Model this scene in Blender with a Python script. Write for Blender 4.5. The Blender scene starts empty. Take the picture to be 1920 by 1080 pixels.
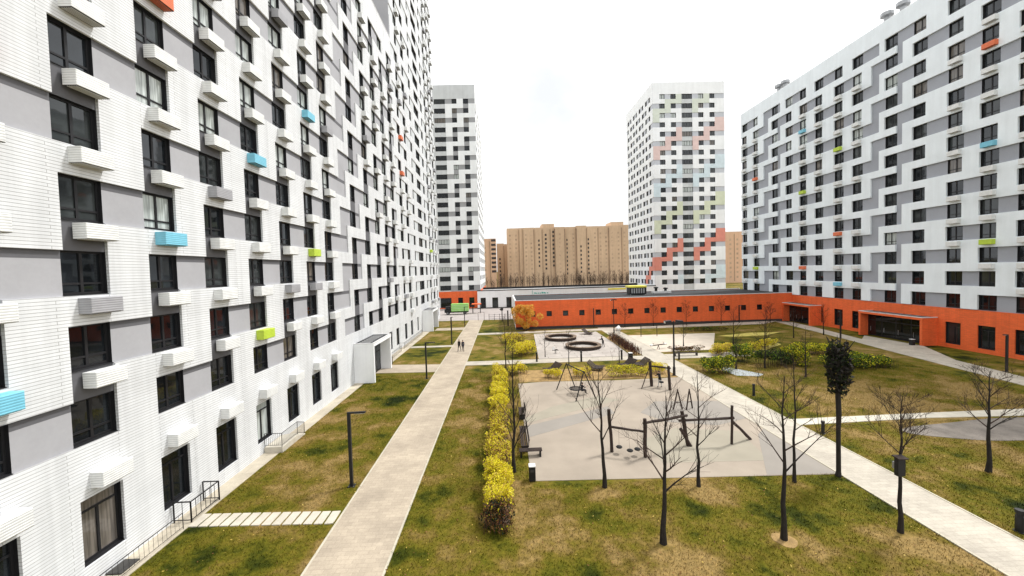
import bpy, bmesh, math, random
import numpy as np
from mathutils import Vector, Matrix

random.seed(7)
RNG = np.random.default_rng(11)
scene = bpy.context.scene
COL = scene.collection

# ------------------------------------------------------------------ camera
CAMH, YAW, PITCH, ROLL, FPX, SY = 12.247, 0.0239, -0.0352, 0.0286, 720.33, -8.08
cy_, sy_ = math.cos(YAW), math.sin(YAW)
cp_, sp_ = math.cos(PITCH), math.sin(PITCH)
FWD = Vector((sy_ * cp_, cy_ * cp_, sp_))
RGT = Vector((cy_, -sy_, 0.0))
UPV = RGT.cross(FWD)
R2 = RGT * math.cos(ROLL) - UPV * math.sin(ROLL)
U2 = RGT * math.sin(ROLL) + UPV * math.cos(ROLL)
cam = bpy.data.cameras.new("camera")
camo = bpy.data.objects.new("camera", cam)
COL.objects.link(camo)
m = Matrix((R2, U2, -FWD)).transposed().to_4x4()
m.translation = Vector((0, 0, CAMH))
camo.matrix_world = m
cam.sensor_width = 36.0
cam.lens = 36.0 * FPX / 1920.0
cam.shift_y = SY / 1920.0
cam.clip_start = 0.1
cam.clip_end = 6000
scene.camera = camo


def proj(p):
    d = Vector(p) - Vector((0, 0, CAMH))
    w = d.dot(FWD)
    if w < 0.5:
        return None
    return 960 + FPX * d.dot(R2) / w, 540 + SY - FPX * d.dot(U2) / w


# ------------------------------------------------------------------ materials
def nd(nt, typ, **kw):
    n = nt.nodes.new(typ)
    for k, v in kw.items():
        if k in ('operation', 'blend_type', 'data_type', 'noise_dimensions', 'feature', 'sky_type', 'sun_disc',
                 'sun_elevation', 'sun_rotation', 'wave_type', 'bands_direction', 'clamp', 'offset', 'squash'):
            setattr(n, k, v)
        else:
            n.inputs[k].default_value = v
    return n


def mixc(nt, fac, a, b, blend='MIX'):
    n = nt.nodes.new('ShaderNodeMix')
    n.data_type = 'RGBA'
    n.blend_type = blend
    for sock, val in ((0, fac), (6, a), (7, b)):
        if hasattr(val, 'is_linked') or hasattr(val, 'links'):
            nt.links.new(val, n.inputs[sock])
        elif sock == 0:
            n.inputs[0].default_value = val
        else:
            n.inputs[sock].default_value = (*val[:3], 1)
    return n.outputs[2]


def ramp(nt, src, stops, interp='LINEAR'):
    r = nt.nodes.new('ShaderNodeValToRGB')
    r.color_ramp.interpolation = interp
    els = r.color_ramp.elements
    while len(els) < len(stops):
        els.new(0.5)
    for e, (p, c) in zip(els, stops):
        e.position = p
        e.color = (*c, 1) if len(c) == 3 else c
    nt.links.new(src, r.inputs[0])
    return r.outputs[0]


def noise(nt, scale, detail=4, rough=0.55, vec=None):
    n = nd(nt, 'ShaderNodeTexNoise', Scale=scale, Detail=detail, Roughness=rough)
    if vec is None:
        g = nt.nodes.new('ShaderNodeNewGeometry')
        vec = g.outputs['Position']
    nt.links.new(vec, n.inputs['Vector'])
    return n.outputs[0]


def base_mat(name):
    mt = bpy.data.materials.new(name)
    mt.use_nodes = True
    nt = mt.node_tree
    b = nt.nodes['Principled BSDF']
    return mt, nt, b


def var_mat(name, col, rough=0.8, var=0.12, scale=0.8, fine=9.0, metal=0.0, bump=0.0, spec=0.35, stain=0.0):
    mt, nt, b = base_mat(name)
    n1 = noise(nt, scale, 5)
    n2 = noise(nt, fine, 3)
    lo = tuple(max(0, c * (1 - var)) for c in col)
    hi = tuple(min(1, c * (1 + var)) for c in col)
    c = ramp(nt, n1, [(0.3, lo), (0.7, hi)])
    lo2 = tuple([1 - var * 0.6] * 3)
    hi2 = tuple([1.0] * 3)
    c = mixc(nt, 1.0, c, ramp(nt, n2, [(0.35, lo2), (0.65, hi2)]), 'MULTIPLY')
    if stain > 0:
        g = nt.nodes.new('ShaderNodeNewGeometry')
        mp = nt.nodes.new('ShaderNodeMapping')
        mp.inputs['Scale'].default_value = (1.3, 1.3, 0.09)
        nt.links.new(g.outputs['Position'], mp.inputs['Vector'])
        ns = noise(nt, 1.0, 4, 0.6, mp.outputs[0])
        c = mixc(nt, 1.0, c, ramp(nt, ns, [(0.4, (1 - stain,) * 3), (0.62, (1, 1, 1))]), 'MULTIPLY')
    nt.links.new(c, b.inputs['Base Color'])
    b.inputs['Roughness'].default_value = rough
    b.inputs['Metallic'].default_value = metal
    b.inputs['Specular IOR Level'].default_value = spec
    if bump > 0:
        bp = nd(nt, 'ShaderNodeBump', Strength=bump, Distance=0.05)
        nt.links.new(n2, bp.inputs['Height'])
        nt.links.new(bp.outputs[0], b.inputs['Normal'])
    return mt


def brick_mat(name, col, mortar, bw=0.6, bh=0.14, ms=0.012, var=0.05):
    """courses follow world height, bricks run along the wall"""
    mt, nt, b = base_mat(name)
    g = nt.nodes.new('ShaderNodeNewGeometry')
    sx = nt.nodes.new('ShaderNodeSeparateXYZ')
    nt.links.new(g.outputs['Position'], sx.inputs[0])
    ad = nd(nt, 'ShaderNodeMath', operation='ADD')
    nt.links.new(sx.outputs[0], ad.inputs[0])
    nt.links.new(sx.outputs[1], ad.inputs[1])
    cb = nt.nodes.new('ShaderNodeCombineXYZ')
    nt.links.new(ad.outputs[0], cb.inputs[0])
    nt.links.new(sx.outputs[2], cb.inputs[1])
    br = nt.nodes.new('ShaderNodeTexBrick')
    br.inputs['Scale'].default_value = 1.0
    br.inputs['Brick Width'].default_value = bw
    br.inputs['Row Height'].default_value = bh
    br.inputs['Mortar Size'].default_value = ms
    br.inputs['Mortar Smooth'].default_value = 0.3
    br.inputs['Color1'].default_value = (*[c * (1 - var) for c in col], 1)
    br.inputs['Color2'].default_value = (*[min(1, c * (1 + var)) for c in col], 1)
    br.inputs['Mortar'].default_value = (*mortar, 1)
    nt.links.new(cb.outputs[0], br.inputs['Vector'])
    ns = noise(nt, 0.5, 5)
    c = mixc(nt, 1.0, br.outputs[0], ramp(nt, ns, [(0.3, (0.9, 0.9, 0.9)), (0.65, (1, 1, 1))]), 'MULTIPLY')
    mp = nt.nodes.new('ShaderNodeMapping')
    mp.inputs['Scale'].default_value = (1.6, 1.6, 0.07)
    nt.links.new(g.outputs['Position'], mp.inputs['Vector'])
    st = noise(nt, 1.0, 5, 0.62, mp.outputs[0])
    c = mixc(nt, 1.0, c, ramp(nt, st, [(0.36, (0.90, 0.90, 0.90)), (0.55, (1, 1, 1))]), 'MULTIPLY')
    nt.links.new(c, b.inputs['Base Color'])
    b.inputs['Roughness'].default_value = 0.75
    bp = nd(nt, 'ShaderNodeBump', Strength=0.5, Distance=0.02)
    bp.invert = True
    nt.links.new(br.outputs['Fac'], bp.inputs['Height'])
    nt.links.new(bp.outputs[0], b.inputs['Normal'])
    return mt


def glass_mat(name, col, ior=1.47, rough=0.03, wav=0.0025, folds=False):
    mt, nt, b = base_mat(name)
    nt.nodes.remove(b)
    out = nt.nodes['Material Output']
    df = nd(nt, 'ShaderNodeBsdfDiffuse')
    if folds:
        tc = nt.nodes.new('ShaderNodeTexCoord')
        mp = nt.nodes.new('ShaderNodeMapping')
        mp.inputs['Scale'].default_value = (14, 1, 0.6)
        nt.links.new(tc.outputs['Object'], mp.inputs['Vector'])
        n = noise(nt, 1.0, 3, 0.5, mp.outputs[0])
        c = ramp(nt, n, [(0.35, tuple(x * 0.55 for x in col)), (0.6, col)])
        nt.links.new(c, df.inputs['Color'])
    else:
        n = noise(nt, 0.6, 1, 0.4)
        c = ramp(nt, n, [(0.3, tuple(x * 0.6 for x in col)), (0.75, tuple(min(1, x * 1.6) for x in col))])
        nt.links.new(c, df.inputs['Color'])
    gl = nd(nt, 'ShaderNodeBsdfGlossy', Roughness=rough)
    gl.inputs['Color'].default_value = (0.92, 0.96, 1.0, 1)
    fr = nd(nt, 'ShaderNodeFresnel', IOR=ior)
    nz = noise(nt, 0.9, 2, 0.5)
    bp = nd(nt, 'ShaderNodeBump', Strength=1.0, Distance=wav)
    nt.links.new(nz, bp.inputs['Height'])
    nt.links.new(bp.outputs[0], gl.inputs['Normal'])
    mx = nt.nodes.new('ShaderNodeMixShader')
    nt.links.new(fr.outputs[0], mx.inputs[0])
    nt.links.new(df.outputs[0], mx.inputs[1])
    nt.links.new(gl.outputs[0], mx.inputs[2])
    nt.links.new(mx.outputs[0], out.inputs['Surface'])
    return mt


def leaf_mat(name, c1, c2, c3, scale=1.4, trans=0.35):
    mt, nt, b = base_mat(name)
    n1 = noise(nt, scale, 3)
    n2 = noise(nt, 22.0, 2)
    c = ramp(nt, n1, [(0.3, c1), (0.5, c2), (0.72, c3)])
    c = mixc(nt, 1.0, c, ramp(nt, n2, [(0.3, (0.65, 0.65, 0.65)), (0.7, (1.15, 1.15, 1.15))]), 'MULTIPLY')
    nt.links.new(c, b.inputs['Base Color'])
    b.inputs['Roughness'].default_value = 0.6
    b.inputs['Specular IOR Level'].default_value = 0.2
    tr = nt.nodes.new('ShaderNodeBsdfTranslucent')
    nt.links.new(c, tr.inputs['Color'])
    mx = nt.nodes.new('ShaderNodeMixShader')
    mx.inputs[0].default_value = trans
    out = nt.nodes['Material Output']
    nt.links.new(b.outputs[0], mx.inputs[1])
    nt.links.new(tr.outputs[0], mx.inputs[2])
    nt.links.new(mx.outputs[0], out.inputs['Surface'])
    return mt


LAWN_SPOTS = [(5.35, 20.4, 1.3, 0), (6.75, 15.9, 2.6, 0), (10.5, 20.1, 1.6, 0), (12.1, 15.8, 2.0, 0), (17.5, 16.0, 1.7, 0), (0.9, 28, 2.0, 0),
              (0.9, 20, 2.4, 0), (-3.4, 30, 2.6, 0), (-3.2, 38, 2.4, 0), (3.0, 17.0, 2.6, 0), (29, 32.5, 6.5, 0), (37, 32.0, 6.0, 0), (33, 22.5, 3.0, 0), (44, 34, 4.0, 0), (24.5, 25.5, 2.5, 0), (25.5, 38.5, 2.5, 0), (8.5, 13.8, 2.4, 0), (15.9, 20.2, 1.0, 0),
              (14.6, 19.6, 2.3, 1), (18.2, 18.0, 2.0, 1), (9.0, 18.9, 1.3, 1), (-12.6, 27.5, 2.2, 1), (-10.2, 36.5, 2.4, 1), (1.5, 14.6, 2.0, 1), (4.4, 18.0, 1.3, 1), (-13.5, 16.8, 1.4, 1),
              (13.0, 18.3, 1.6, 1), (20.3, 15.6, 1.6, 1), (26.5, 17.5, 2.5, 1), (30, 38.3, 3.0, 1), (54.5, 46, 4.0, 1), (-11.5, 58, 4.0, 1)]


def lawn_color(nt):
    """olive, yellow and tan patches of an autumn lawn, in world metres; worn tan ground round the trees and a few lush spots"""
    a = noise(nt, 0.11, 4, 0.6)
    b_ = noise(nt, 0.5, 6, 0.62)
    f = noise(nt, 5.0, 5, 0.7)
    ff = noise(nt, 30.0, 3, 0.7)
    g = nt.nodes.new('ShaderNodeNewGeometry')

    def mth(op, x, y=None, z=None):
        n = nt.nodes.new('ShaderNodeMath')
        n.operation = op
        for k, q in enumerate((x, y, z)):
            if q is None:
                continue
            if isinstance(q, (int, float)):
                n.inputs[k].default_value = q
            else:
                nt.links.new(q, n.inputs[k])
        return n.outputs[0]
    v = mth('ADD', mth('MULTIPLY', b_, 1.0), mth('MULTIPLY_ADD', a, 0.85, -0.125))
    tot = None
    for (x, y, r, kind) in LAWN_SPOTS:
        d = nt.nodes.new('ShaderNodeVectorMath')
        d.operation = 'DISTANCE'
        nt.links.new(g.outputs['Position'], d.inputs[0])
        d.inputs[1].default_value = (x, y, 0)
        e = nt.nodes.new('ShaderNodeMapRange')
        e.interpolation_type = 'SMOOTHSTEP'
        nt.links.new(d.outputs['Value'], e.inputs[0])
        e.inputs[1].default_value = r * 1.35
        e.inputs[2].default_value = r * 0.15
        e.inputs[3].default_value = 0.0
        e.inputs[4].default_value = 0.15 if kind == 0 else -0.15
        tot = e.outputs[0] if tot is None else mth('ADD', tot, e.outputs[0])
    v = mth('ADD', v, mth('MINIMUM', tot, 0.2))
    c = ramp(nt, v, [(0.54, (0.018, 0.030, 0.003)), (0.64, (0.062, 0.074, 0.005)), (0.72, (0.150, 0.142, 0.012)),
                     (0.80, (0.195, 0.162, 0.020)), (0.88, (0.245, 0.178, 0.042)), (0.98, (0.38, 0.265, 0.10))])
    c = mixc(nt, 1.0, c, ramp(nt, f, [(0.3, (0.58, 0.60, 0.55)), (0.5, (0.97, 0.97, 0.97)), (0.72, (1.3, 1.26, 1.18))]), 'MULTIPLY')
    c = mixc(nt, 1.0, c, ramp(nt, ff, [(0.3, (0.66, 0.66, 0.66)), (0.68, (1.3, 1.26, 1.2))]), 'MULTIPLY')
    return c, f


def lawn_mat(name, gain=1.0):
    mt, nt, b = base_mat(name)
    c, f = lawn_color(nt)
    c = mixc(nt, 1.0, c, (gain, gain, gain), 'MULTIPLY')
    nt.links.new(c, b.inputs['Base Color'])
    b.inputs['Roughness'].default_value = 0.9
    b.inputs['Specular IOR Level'].default_value = 0.1
    bp = nd(nt, 'ShaderNodeBump', Strength=0.5, Distance=0.08)
    nt.links.new(f, bp.inputs['Height'])
    nt.links.new(bp.outputs[0], b.inputs['Normal'])
    return mt


def paving_mat(name, col, bw=0.6, bh=0.3, ms=0.008, var=0.10, rot=0.0):
    mt, nt, b = base_mat(name)
    g = nt.nodes.new('ShaderNodeNewGeometry')
    mp = nt.nodes.new('ShaderNodeMapping')
    mp.inputs['Rotation'].default_value = (0, 0, rot)
    nt.links.new(g.outputs['Position'], mp.inputs['Vector'])
    br = nt.nodes.new('ShaderNodeTexBrick')
    for k, v in (('Scale', 1.0), ('Brick Width', bw), ('Row Height', bh), ('Mortar Size', ms), ('Mortar Smooth', 0.4)):
        br.inputs[k].default_value = v
    br.inputs['Color1'].default_value = (*[c * (1 - var) for c in col], 1)
    br.inputs['Color2'].default_value = (*[c * (1 + var) for c in col], 1)
    br.inputs['Mortar'].default_value = (*[c * 0.68 for c in col], 1)
    nt.links.new(mp.outputs[0], br.inputs['Vector'])
    n1 = noise(nt, 0.45, 6, 0.6)
    n2 = noise(nt, 14, 4, 0.7)
    c = mixc(nt, 1.0, br.outputs[0], ramp(nt, n1, [(0.3, (0.76, 0.75, 0.74)), (0.65, (1.05, 1.04, 1.02))]), 'MULTIPLY')
    c = mixc(nt, 1.0, c, ramp(nt, n2, [(0.3, (0.86, 0.86, 0.86)), (0.65, (1.05, 1.05, 1.05))]), 'MULTIPLY')
    nt.links.new(c, b.inputs['Base Color'])
    b.inputs['Roughness'].default_value = 0.85
    b.inputs['Specular IOR Level'].default_value = 0.2
    return mt


M = {}
M['white_brick'] = brick_mat('white_brick', (0.715, 0.73, 0.745), (0.40, 0.40, 0.40), 4.0, 0.13, 0.012, 0.03)
M['white_clad'] = var_mat('white_clad', (0.84, 0.855, 0.87), 0.7, 0.04, 0.4, 6, stain=0.05)
M['white_right'] = var_mat('white_right', (0.80, 0.855, 0.895), 0.7, 0.04, 0.4, 6, stain=0.05)
M['white_tower'] = var_mat('white_tower', (0.84, 0.86, 0.87), 0.7, 0.04, 0.4, 6, stain=0.05)
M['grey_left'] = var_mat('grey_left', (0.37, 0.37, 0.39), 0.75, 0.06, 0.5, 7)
M['grey_dark'] = var_mat('grey_dark', (0.115, 0.115, 0.125), 0.75, 0.07, 0.5, 7)  # panel grey darkened to paint in shade under cladding and beside boxes
M['grey_right'] = var_mat('grey_right', (0.33, 0.345, 0.385), 0.75, 0.06, 0.4, 7)
M['grey_tower'] = var_mat('grey_tower', (0.32, 0.325, 0.335), 0.75, 0.06, 0.4, 7)
M['grey_pale'] = var_mat('grey_pale', (0.50, 0.52, 0.56), 0.75, 0.06, 0.4, 7)
M['light_grey'] = var_mat('light_grey', (0.58, 0.60, 0.61), 0.75, 0.06, 0.4, 7, stain=0.06)
M['orange'] = brick_mat('orange_brick', (0.86, 0.145, 0.03), (0.45, 0.09, 0.04), 0.5, 0.1, 0.008, 0.08)
M['clad_red'] = var_mat('clad_red', (0.68, 0.26, 0.20), 0.7, 0.08)
M['clad_lime'] = var_mat('clad_lime', (0.62, 0.66, 0.50), 0.7, 0.08)
M['clad_pale_lime'] = var_mat('clad_pale_lime', (0.62, 0.66, 0.58), 0.7, 0.06)  # the lime with upper-floor glare mixed into its colour
M['clad_rose'] = var_mat('clad_rose', (0.68, 0.52, 0.49), 0.7, 0.06)  # the red, faded in colour to paint the glare higher up
M['clad_blue'] = var_mat('clad_blue', (0.60, 0.70, 0.75), 0.7, 0.08)
M['frame'] = var_mat('window_frame', (0.012, 0.012, 0.014), 0.55, 0.2)
M['glass0'] = glass_mat('glass_dark', (0.010, 0.012, 0.014))
M['glass1'] = glass_mat('glass_room', (0.030, 0.034, 0.034))
M['glass2'] = glass_mat('glass_curtain', (0.52, 0.56, 0.54), folds=True)  # curtain folds; on upper floors it also paints in reflected sky
M['glass3'] = glass_mat('glass_blind', (0.17, 0.15, 0.13), folds=True)
M['glass_clear'] = glass_mat('glass_clear', (0.006, 0.007, 0.008), 1.5)
def ac_mat(name, col):
    mt, nt, b = base_mat(name)
    tc = nt.nodes.new('ShaderNodeTexCoord')
    w = nt.nodes.new('ShaderNodeTexWave')
    w.wave_type = 'BANDS'
    w.bands_direction = 'Z'
    w.inputs['Scale'].default_value = 3.3
    w.inputs['Distortion'].default_value = 0.0
    nt.links.new(tc.outputs['Object'], w.inputs['Vector'])
    ns = noise(nt, 2.2, 4)
    c = ramp(nt, ns, [(0.3, tuple(x * 0.86 for x in col)), (0.65, col)])
    c = mixc(nt, 1.0, c, ramp(nt, w.outputs['Fac'], [(0.02, (0.62, 0.62, 0.63)), (0.16, (1, 1, 1))]), 'MULTIPLY')
    nt.links.new(c, b.inputs['Base Color'])
    b.inputs['Roughness'].default_value = 0.55
    bp = nd(nt, 'ShaderNodeBump', Strength=0.6, Distance=0.01)
    nt.links.new(w.outputs['Fac'], bp.inputs['Height'])
    nt.links.new(bp.outputs[0], b.inputs['Normal'])
    return mt


M['ac_white'] = ac_mat('ac_white', (0.78, 0.79, 0.78))
M['ac_grey'] = ac_mat('ac_grey', (0.36, 0.36, 0.38))
M['ac_blue'] = ac_mat('ac_blue', (0.20, 0.56, 0.72))
M['ac_lime'] = ac_mat('ac_lime', (0.50, 0.66, 0.05))
M['ac_orange'] = ac_mat('ac_orange', (0.76, 0.17, 0.06))
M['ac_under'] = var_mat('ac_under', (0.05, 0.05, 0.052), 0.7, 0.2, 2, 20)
M['roof_dark'] = var_mat('roof_bitumen', (0.03, 0.03, 0.032), 0.9, 0.3, 0.6, 5)
M['roof_grey'] = var_mat('roof_grey', (0.36, 0.36, 0.36), 0.9, 0.15, 0.6, 5)
M['coping'] = var_mat('coping', (0.62, 0.62, 0.62), 0.5, 0.08)
M['plinth'] = var_mat('plinth', (0.05, 0.048, 0.045), 0.9, 0.2)
M['black_metal'] = var_mat('black_metal', (0.012, 0.012, 0.013), 0.5, 0.2, 2, 20)
M['grey_metal'] = var_mat('grey_metal', (0.35, 0.36, 0.37), 0.4, 0.15, 2, 20, metal=0.6)
M['lamp_glass'] = var_mat('lamp_lens', (0.7, 0.7, 0.66), 0.3, 0.05)
M['lens_dark'] = var_mat('lens_dark', (0.03, 0.03, 0.032), 0.15, 0.1)
M['path'] = paving_mat('beige_paving', (0.435, 0.37, 0.29), 0.5, 0.25, 0.007, 0.07)
M['path2'] = paving_mat('pale_paving', (0.47, 0.43, 0.365), 0.5, 0.25, 0.007, 0.07)
M['kerb'] = var_mat('kerb_stone', (0.47, 0.43, 0.34), 0.85, 0.1, 1.0, 12)
M['apron'] = paving_mat('apron_concrete', (0.50, 0.45, 0.36), 1.0, 1.0, 0.01)
M['slab'] = var_mat('slab_concrete', (0.52, 0.48, 0.40), 0.85, 0.12, 1.5, 14)
M['rubber'] = var_mat('rubber_beige', (0.325, 0.275, 0.22), 0.95, 0.13, 0.35, 30, bump=0.1)
M['rubber_grey'] = var_mat('rubber_grey', (0.265, 0.24, 0.21), 0.95, 0.07, 0.5, 30)
M['rubber_green'] = var_mat('rubber_sage', (0.305, 0.275, 0.215), 0.95, 0.07, 0.5, 30)
M['plaza'] = paving_mat('plaza_stripes', (0.45, 0.41, 0.375), 4.0, 0.9, 0.09, 0.06)
M['sand'] = var_mat('sand_surface', (0.52, 0.45, 0.37), 0.95, 0.10, 0.6, 12)
M['asphalt'] = var_mat('parking_asphalt', (0.36, 0.32, 0.30), 0.9, 0.12, 0.4, 8)
M['gravel'] = var_mat('gravel', (0.20, 0.175, 0.15), 0.95, 0.3, 0.8, 14, bump=0.5)
M['soil'] = var_mat('soil', (0.33, 0.215, 0.085), 0.95, 0.35, 1.5, 18, bump=0.5)
M['soil_grey'] = var_mat('soil_grey', (0.20, 0.145, 0.105), 0.95, 0.3, 1.5, 18, bump=0.5)
M['bed_yellow'] = var_mat('yellow_ground_cover', (0.50, 0.42, 0.10), 0.95, 0.25, 1.5, 14)
M['lawn'] = lawn_mat('autumn_lawn', 0.65)
M['blade'] = lawn_mat('grass_blades', 0.82)
M['bark'] = var_mat('bark', (0.020, 0.016, 0.013), 0.9, 0.35, 3, 25)
M['twig'] = var_mat('twig', (0.055, 0.034, 0.026), 0.9, 0.3, 2, 20)
M['twig_red'] = var_mat('twig_red', (0.085, 0.028, 0.022), 0.9, 0.3, 2, 20)
M['wood_dark'] = var_mat('dark_timber', (0.035, 0.022, 0.017), 0.8, 0.35, 3, 25)
M['rope'] = var_mat('rope', (0.30, 0.26, 0.22), 0.9, 0.2)
M['lf_yellow'] = leaf_mat('leaf_yellow', (0.64, 0.54, 0.02), (0.82, 0.72, 0.03), (0.88, 0.80, 0.07))
M['lf_gold'] = leaf_mat('leaf_gold', (0.42, 0.26, 0.05), (0.66, 0.46, 0.10), (0.70, 0.55, 0.16))
M['lf_brown'] = leaf_mat('leaf_brown', (0.10, 0.035, 0.018), (0.22, 0.10, 0.035), (0.40, 0.22, 0.07))
M['lf_green'] = leaf_mat('leaf_green', (0.05, 0.10, 0.010), (0.13, 0.22, 0.016), (0.30, 0.38, 0.03))
M['lf_dark'] = leaf_mat('leaf_dark', (0.008, 0.014, 0.006), (0.02, 0.03, 0.010), (0.04, 0.055, 0.015))
M['lf_orange'] = leaf_mat('leaf_orange', (0.75, 0.27, 0.03), (0.88, 0.44, 0.06), (0.88, 0.60, 0.15))
M['brown_block'] = var_mat('brown_block', (0.62, 0.445, 0.30), 0.9, 0.10, 0.05, 0.7, stain=0.10)
M['pink_block'] = var_mat('pink_block', (0.66, 0.43, 0.29), 0.9, 0.08, 0.05, 0.7, stain=0.08)
M['brown_dark'] = var_mat('brown_recess', (0.34, 0.235, 0.16), 0.9, 0.2, 0.05, 0.7)
M['faint_pane'] = var_mat('faint_pane', (0.49, 0.345, 0.235), 0.5, 0.3, 0.3, 2)
M['far_pane'] = var_mat('far_pane', (0.05, 0.04, 0.04), 0.4, 0.3)
M['truck_green'] = var_mat('truck_green', (0.30, 0.62, 0.16), 0.45, 0.08)
M['truck_white'] = var_mat('truck_white', (0.75, 0.75, 0.75), 0.4, 0.05)
M['rubber_tyre'] = var_mat('tyre', (0.012, 0.012, 0.012), 0.8, 0.2)
M['teal'] = var_mat('sign_teal', (0.10, 0.45, 0.40), 0.6, 0.05)
M['yellow_paint'] = var_mat('yellow_paint', (0.80, 0.72, 0.10), 0.6, 0.08)
M['white_paint'] = var_mat('white_paint', (0.80, 0.80, 0.79), 0.6, 0.05)
M['blue_sheet'] = var_mat('blue_grey_rubber', (0.37, 0.40, 0.41), 0.9, 0.08)
M['skin'] = var_mat('skin', (0.48, 0.29, 0.21), 0.6, 0.05)
M['cloth_black'] = var_mat('cloth_black', (0.013, 0.013, 0.016), 0.9, 0.2)
M['cloth_navy'] = var_mat('cloth_navy', (0.02, 0.024, 0.04), 0.9, 0.2)
M['cloth_white'] = var_mat('cloth_white', (0.62, 0.62, 0.60), 0.9, 0.1)
M['hair'] = var_mat('hair', (0.02, 0.013, 0.01), 0.7, 0.2)


# ------------------------------------------------------------------ mesh builder
class MB:
    def __init__(s):
        s.v, s.f, s.mi, s.mats = [], [], [], []

    def mid(s, mat):
        if mat not in s.mats:
            s.mats.append(mat)
        return s.mats.index(mat)

    def face(s, pts, mat):
        i = len(s.v)
        s.v += [tuple(p) for p in pts]
        s.f.append(tuple(range(i, i + len(pts))))
        s.mi.append(s.mid(mat))

    def box(s, x0, x1, y0, y1, z0, z1, mat, skip='', top=None, bottom=None):
        i = len(s.v)
        s.v += [(x0, y0, z0), (x1, y0, z0), (x1, y1, z0), (x0, y1, z0), (x0, y0, z1), (x1, y0, z1), (x1, y1, z1), (x0, y1, z1)]
        fs = {'b': (0, 3, 2, 1), 't': (4, 5, 6, 7), 's': (0, 1, 5, 4), 'e': (1, 2, 6, 5), 'n': (2, 3, 7, 6), 'w': (3, 0, 4, 7)}
        for k, q in fs.items():
            if k in skip:
                continue
            s.f.append(tuple(i + a for a in q))
            s.mi.append(s.mid(top if (k == 't' and top) else bottom if (k == 'b' and bottom) else mat))

    def obox(s, c, ax, ay, az, mat):
        """oriented box: centre and three half-axis vectors"""
        c, ax, ay, az = map(Vector, (c, ax, ay, az))
        i = len(s.v)
        for sz in (-1, 1):
            for sx, sy in ((-1, -1), (1, -1), (1, 1), (-1, 1)):
                s.v.append(tuple(c + ax * sx + ay * sy + az * sz))
        for q in ((0, 3, 2, 1), (4, 5, 6, 7), (0, 1, 5, 4), (1, 2, 6, 5), (2, 3, 7, 6), (3, 0, 4, 7)):
            s.f.append(tuple(i + a for a in q))
            s.mi.append(s.mid(mat))

    def tube(s, pts, rads, mat, n=8, caps=True):
        pts = [Vector(p) for p in pts]
        rings = []
        for k, p in enumerate(pts):
            d = (pts[min(k + 1, len(pts) - 1)] - pts[max(k - 1, 0)]).normalized()
            a = d.orthogonal().normalized() if k == 0 else (rings_a - d * rings_a.dot(d)).normalized()
            rings_a = a
            b = d.cross(a)
            base = len(s.v)
            for j in range(n):
                t = 2 * math.pi * j / n
                s.v.append(tuple(p + (a * math.cos(t) + b * math.sin(t)) * rads[k]))
            rings.append(base)
        mi = s.mid(mat)
        for k in range(len(rings) - 1):
            for j in range(n):
                s.f.append((rings[k] + j, rings[k] + (j + 1) % n, rings[k + 1] + (j + 1) % n, rings[k + 1] + j))
                s.mi.append(mi)
        if caps:
            s.f.append(tuple(rings[0] + j for j in reversed(range(n))))
            s.f.append(tuple(rings[-1] + j for j in range(n)))
            s.mi += [mi, mi]

    def lathe(s, prof, mat, c=(0, 0, 0), n=24):
        base = len(s.v)
        for r, z in prof:
            for j in range(n):
                t = 2 * math.pi * j / n
                s.v.append((c[0] + r * math.cos(t), c[1] + r * math.sin(t), c[2] + z))
        mi = s.mid(mat)
        for k in range(len(prof) - 1):
            for j in range(n):
                s.f.append((base + k * n + j, base + k * n + (j + 1) % n, base + (k + 1) * n + (j + 1) % n, base + (k + 1) * n + j))
                s.mi.append(mi)

    def prism(s, poly, z0, z1, mat, side=None):
        n = len(poly)
        ar = sum(poly[i][0] * poly[(i + 1) % n][1] - poly[(i + 1) % n][0] * poly[i][1] for i in range(n))
        if ar < 0:
            poly = poly[::-1]
        i = len(s.v)
        s.v += [(x, y, z0) for x, y in poly] + [(x, y, z1) for x, y in poly]
        s.f.append(tuple(i + n + k for k in range(n)))
        s.mi.append(s.mid(mat))
        ms = s.mid(side or mat)
        for k in range(n):
            s.f.append((i + k, i + (k + 1) % n, i + n + (k + 1) % n, i + n + k))
            s.mi.append(ms)

    def mesh(s, name):
        me = bpy.data.meshes.new(name)
        me.from_pydata(s.v, [], s.f)
        for mt in s.mats:
            me.materials.append(M[mt])
        me.polygons.foreach_set('material_index', s.mi)
        me.update()
        return me

    def build(s, name, parent=None, loc=(0, 0, 0), rz=0.0, bevel=0.0, smooth=False):
        me = s.mesh(name)
        return place(me, name, parent, loc, rz, bevel, smooth)


def place(me, name, parent=None, loc=(0, 0, 0), rz=0.0, bevel=0.0, smooth=False):
    o = bpy.data.objects.new(name, me)
    COL.objects.link(o)
    if parent:
        o.parent = parent
    o.location = loc
    o.rotation_euler = (0, 0, rz)
    if smooth:
        me.polygons.foreach_set('use_smooth', [True] * len(me.polygons))
    if bevel > 0:
        b = o.modifiers.new('bevel', 'BEVEL')
        b.width = bevel
        b.segments = 2
        b.limit_method = 'ANGLE'
    return o


def tag(o, label=None, cat=None, group=None, kind=None):
    if label:
        o['label'] = label
    if cat:
        o['category'] = cat
    if group:
        o['group'] = group
    if kind:
        o['kind'] = kind
    return o


def thing(name, label, cat, loc=(0, 0, 0), rz=0.0, group=None):
    o = bpy.data.objects.new(name, None)
    COL.objects.link(o)
    o.location = loc
    o.rotation_euler = (0, 0, rz)
    o.empty_display_size = 0.3
    return tag(o, label, cat, group)


def copy_tree(o, parent=None):
    c = o.copy()
    COL.objects.link(c)
    if parent:
        c.parent = parent
    for ch in [x for x in COL.objects if x.parent == o]:
        copy_tree(ch, c)
    return c


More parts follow.
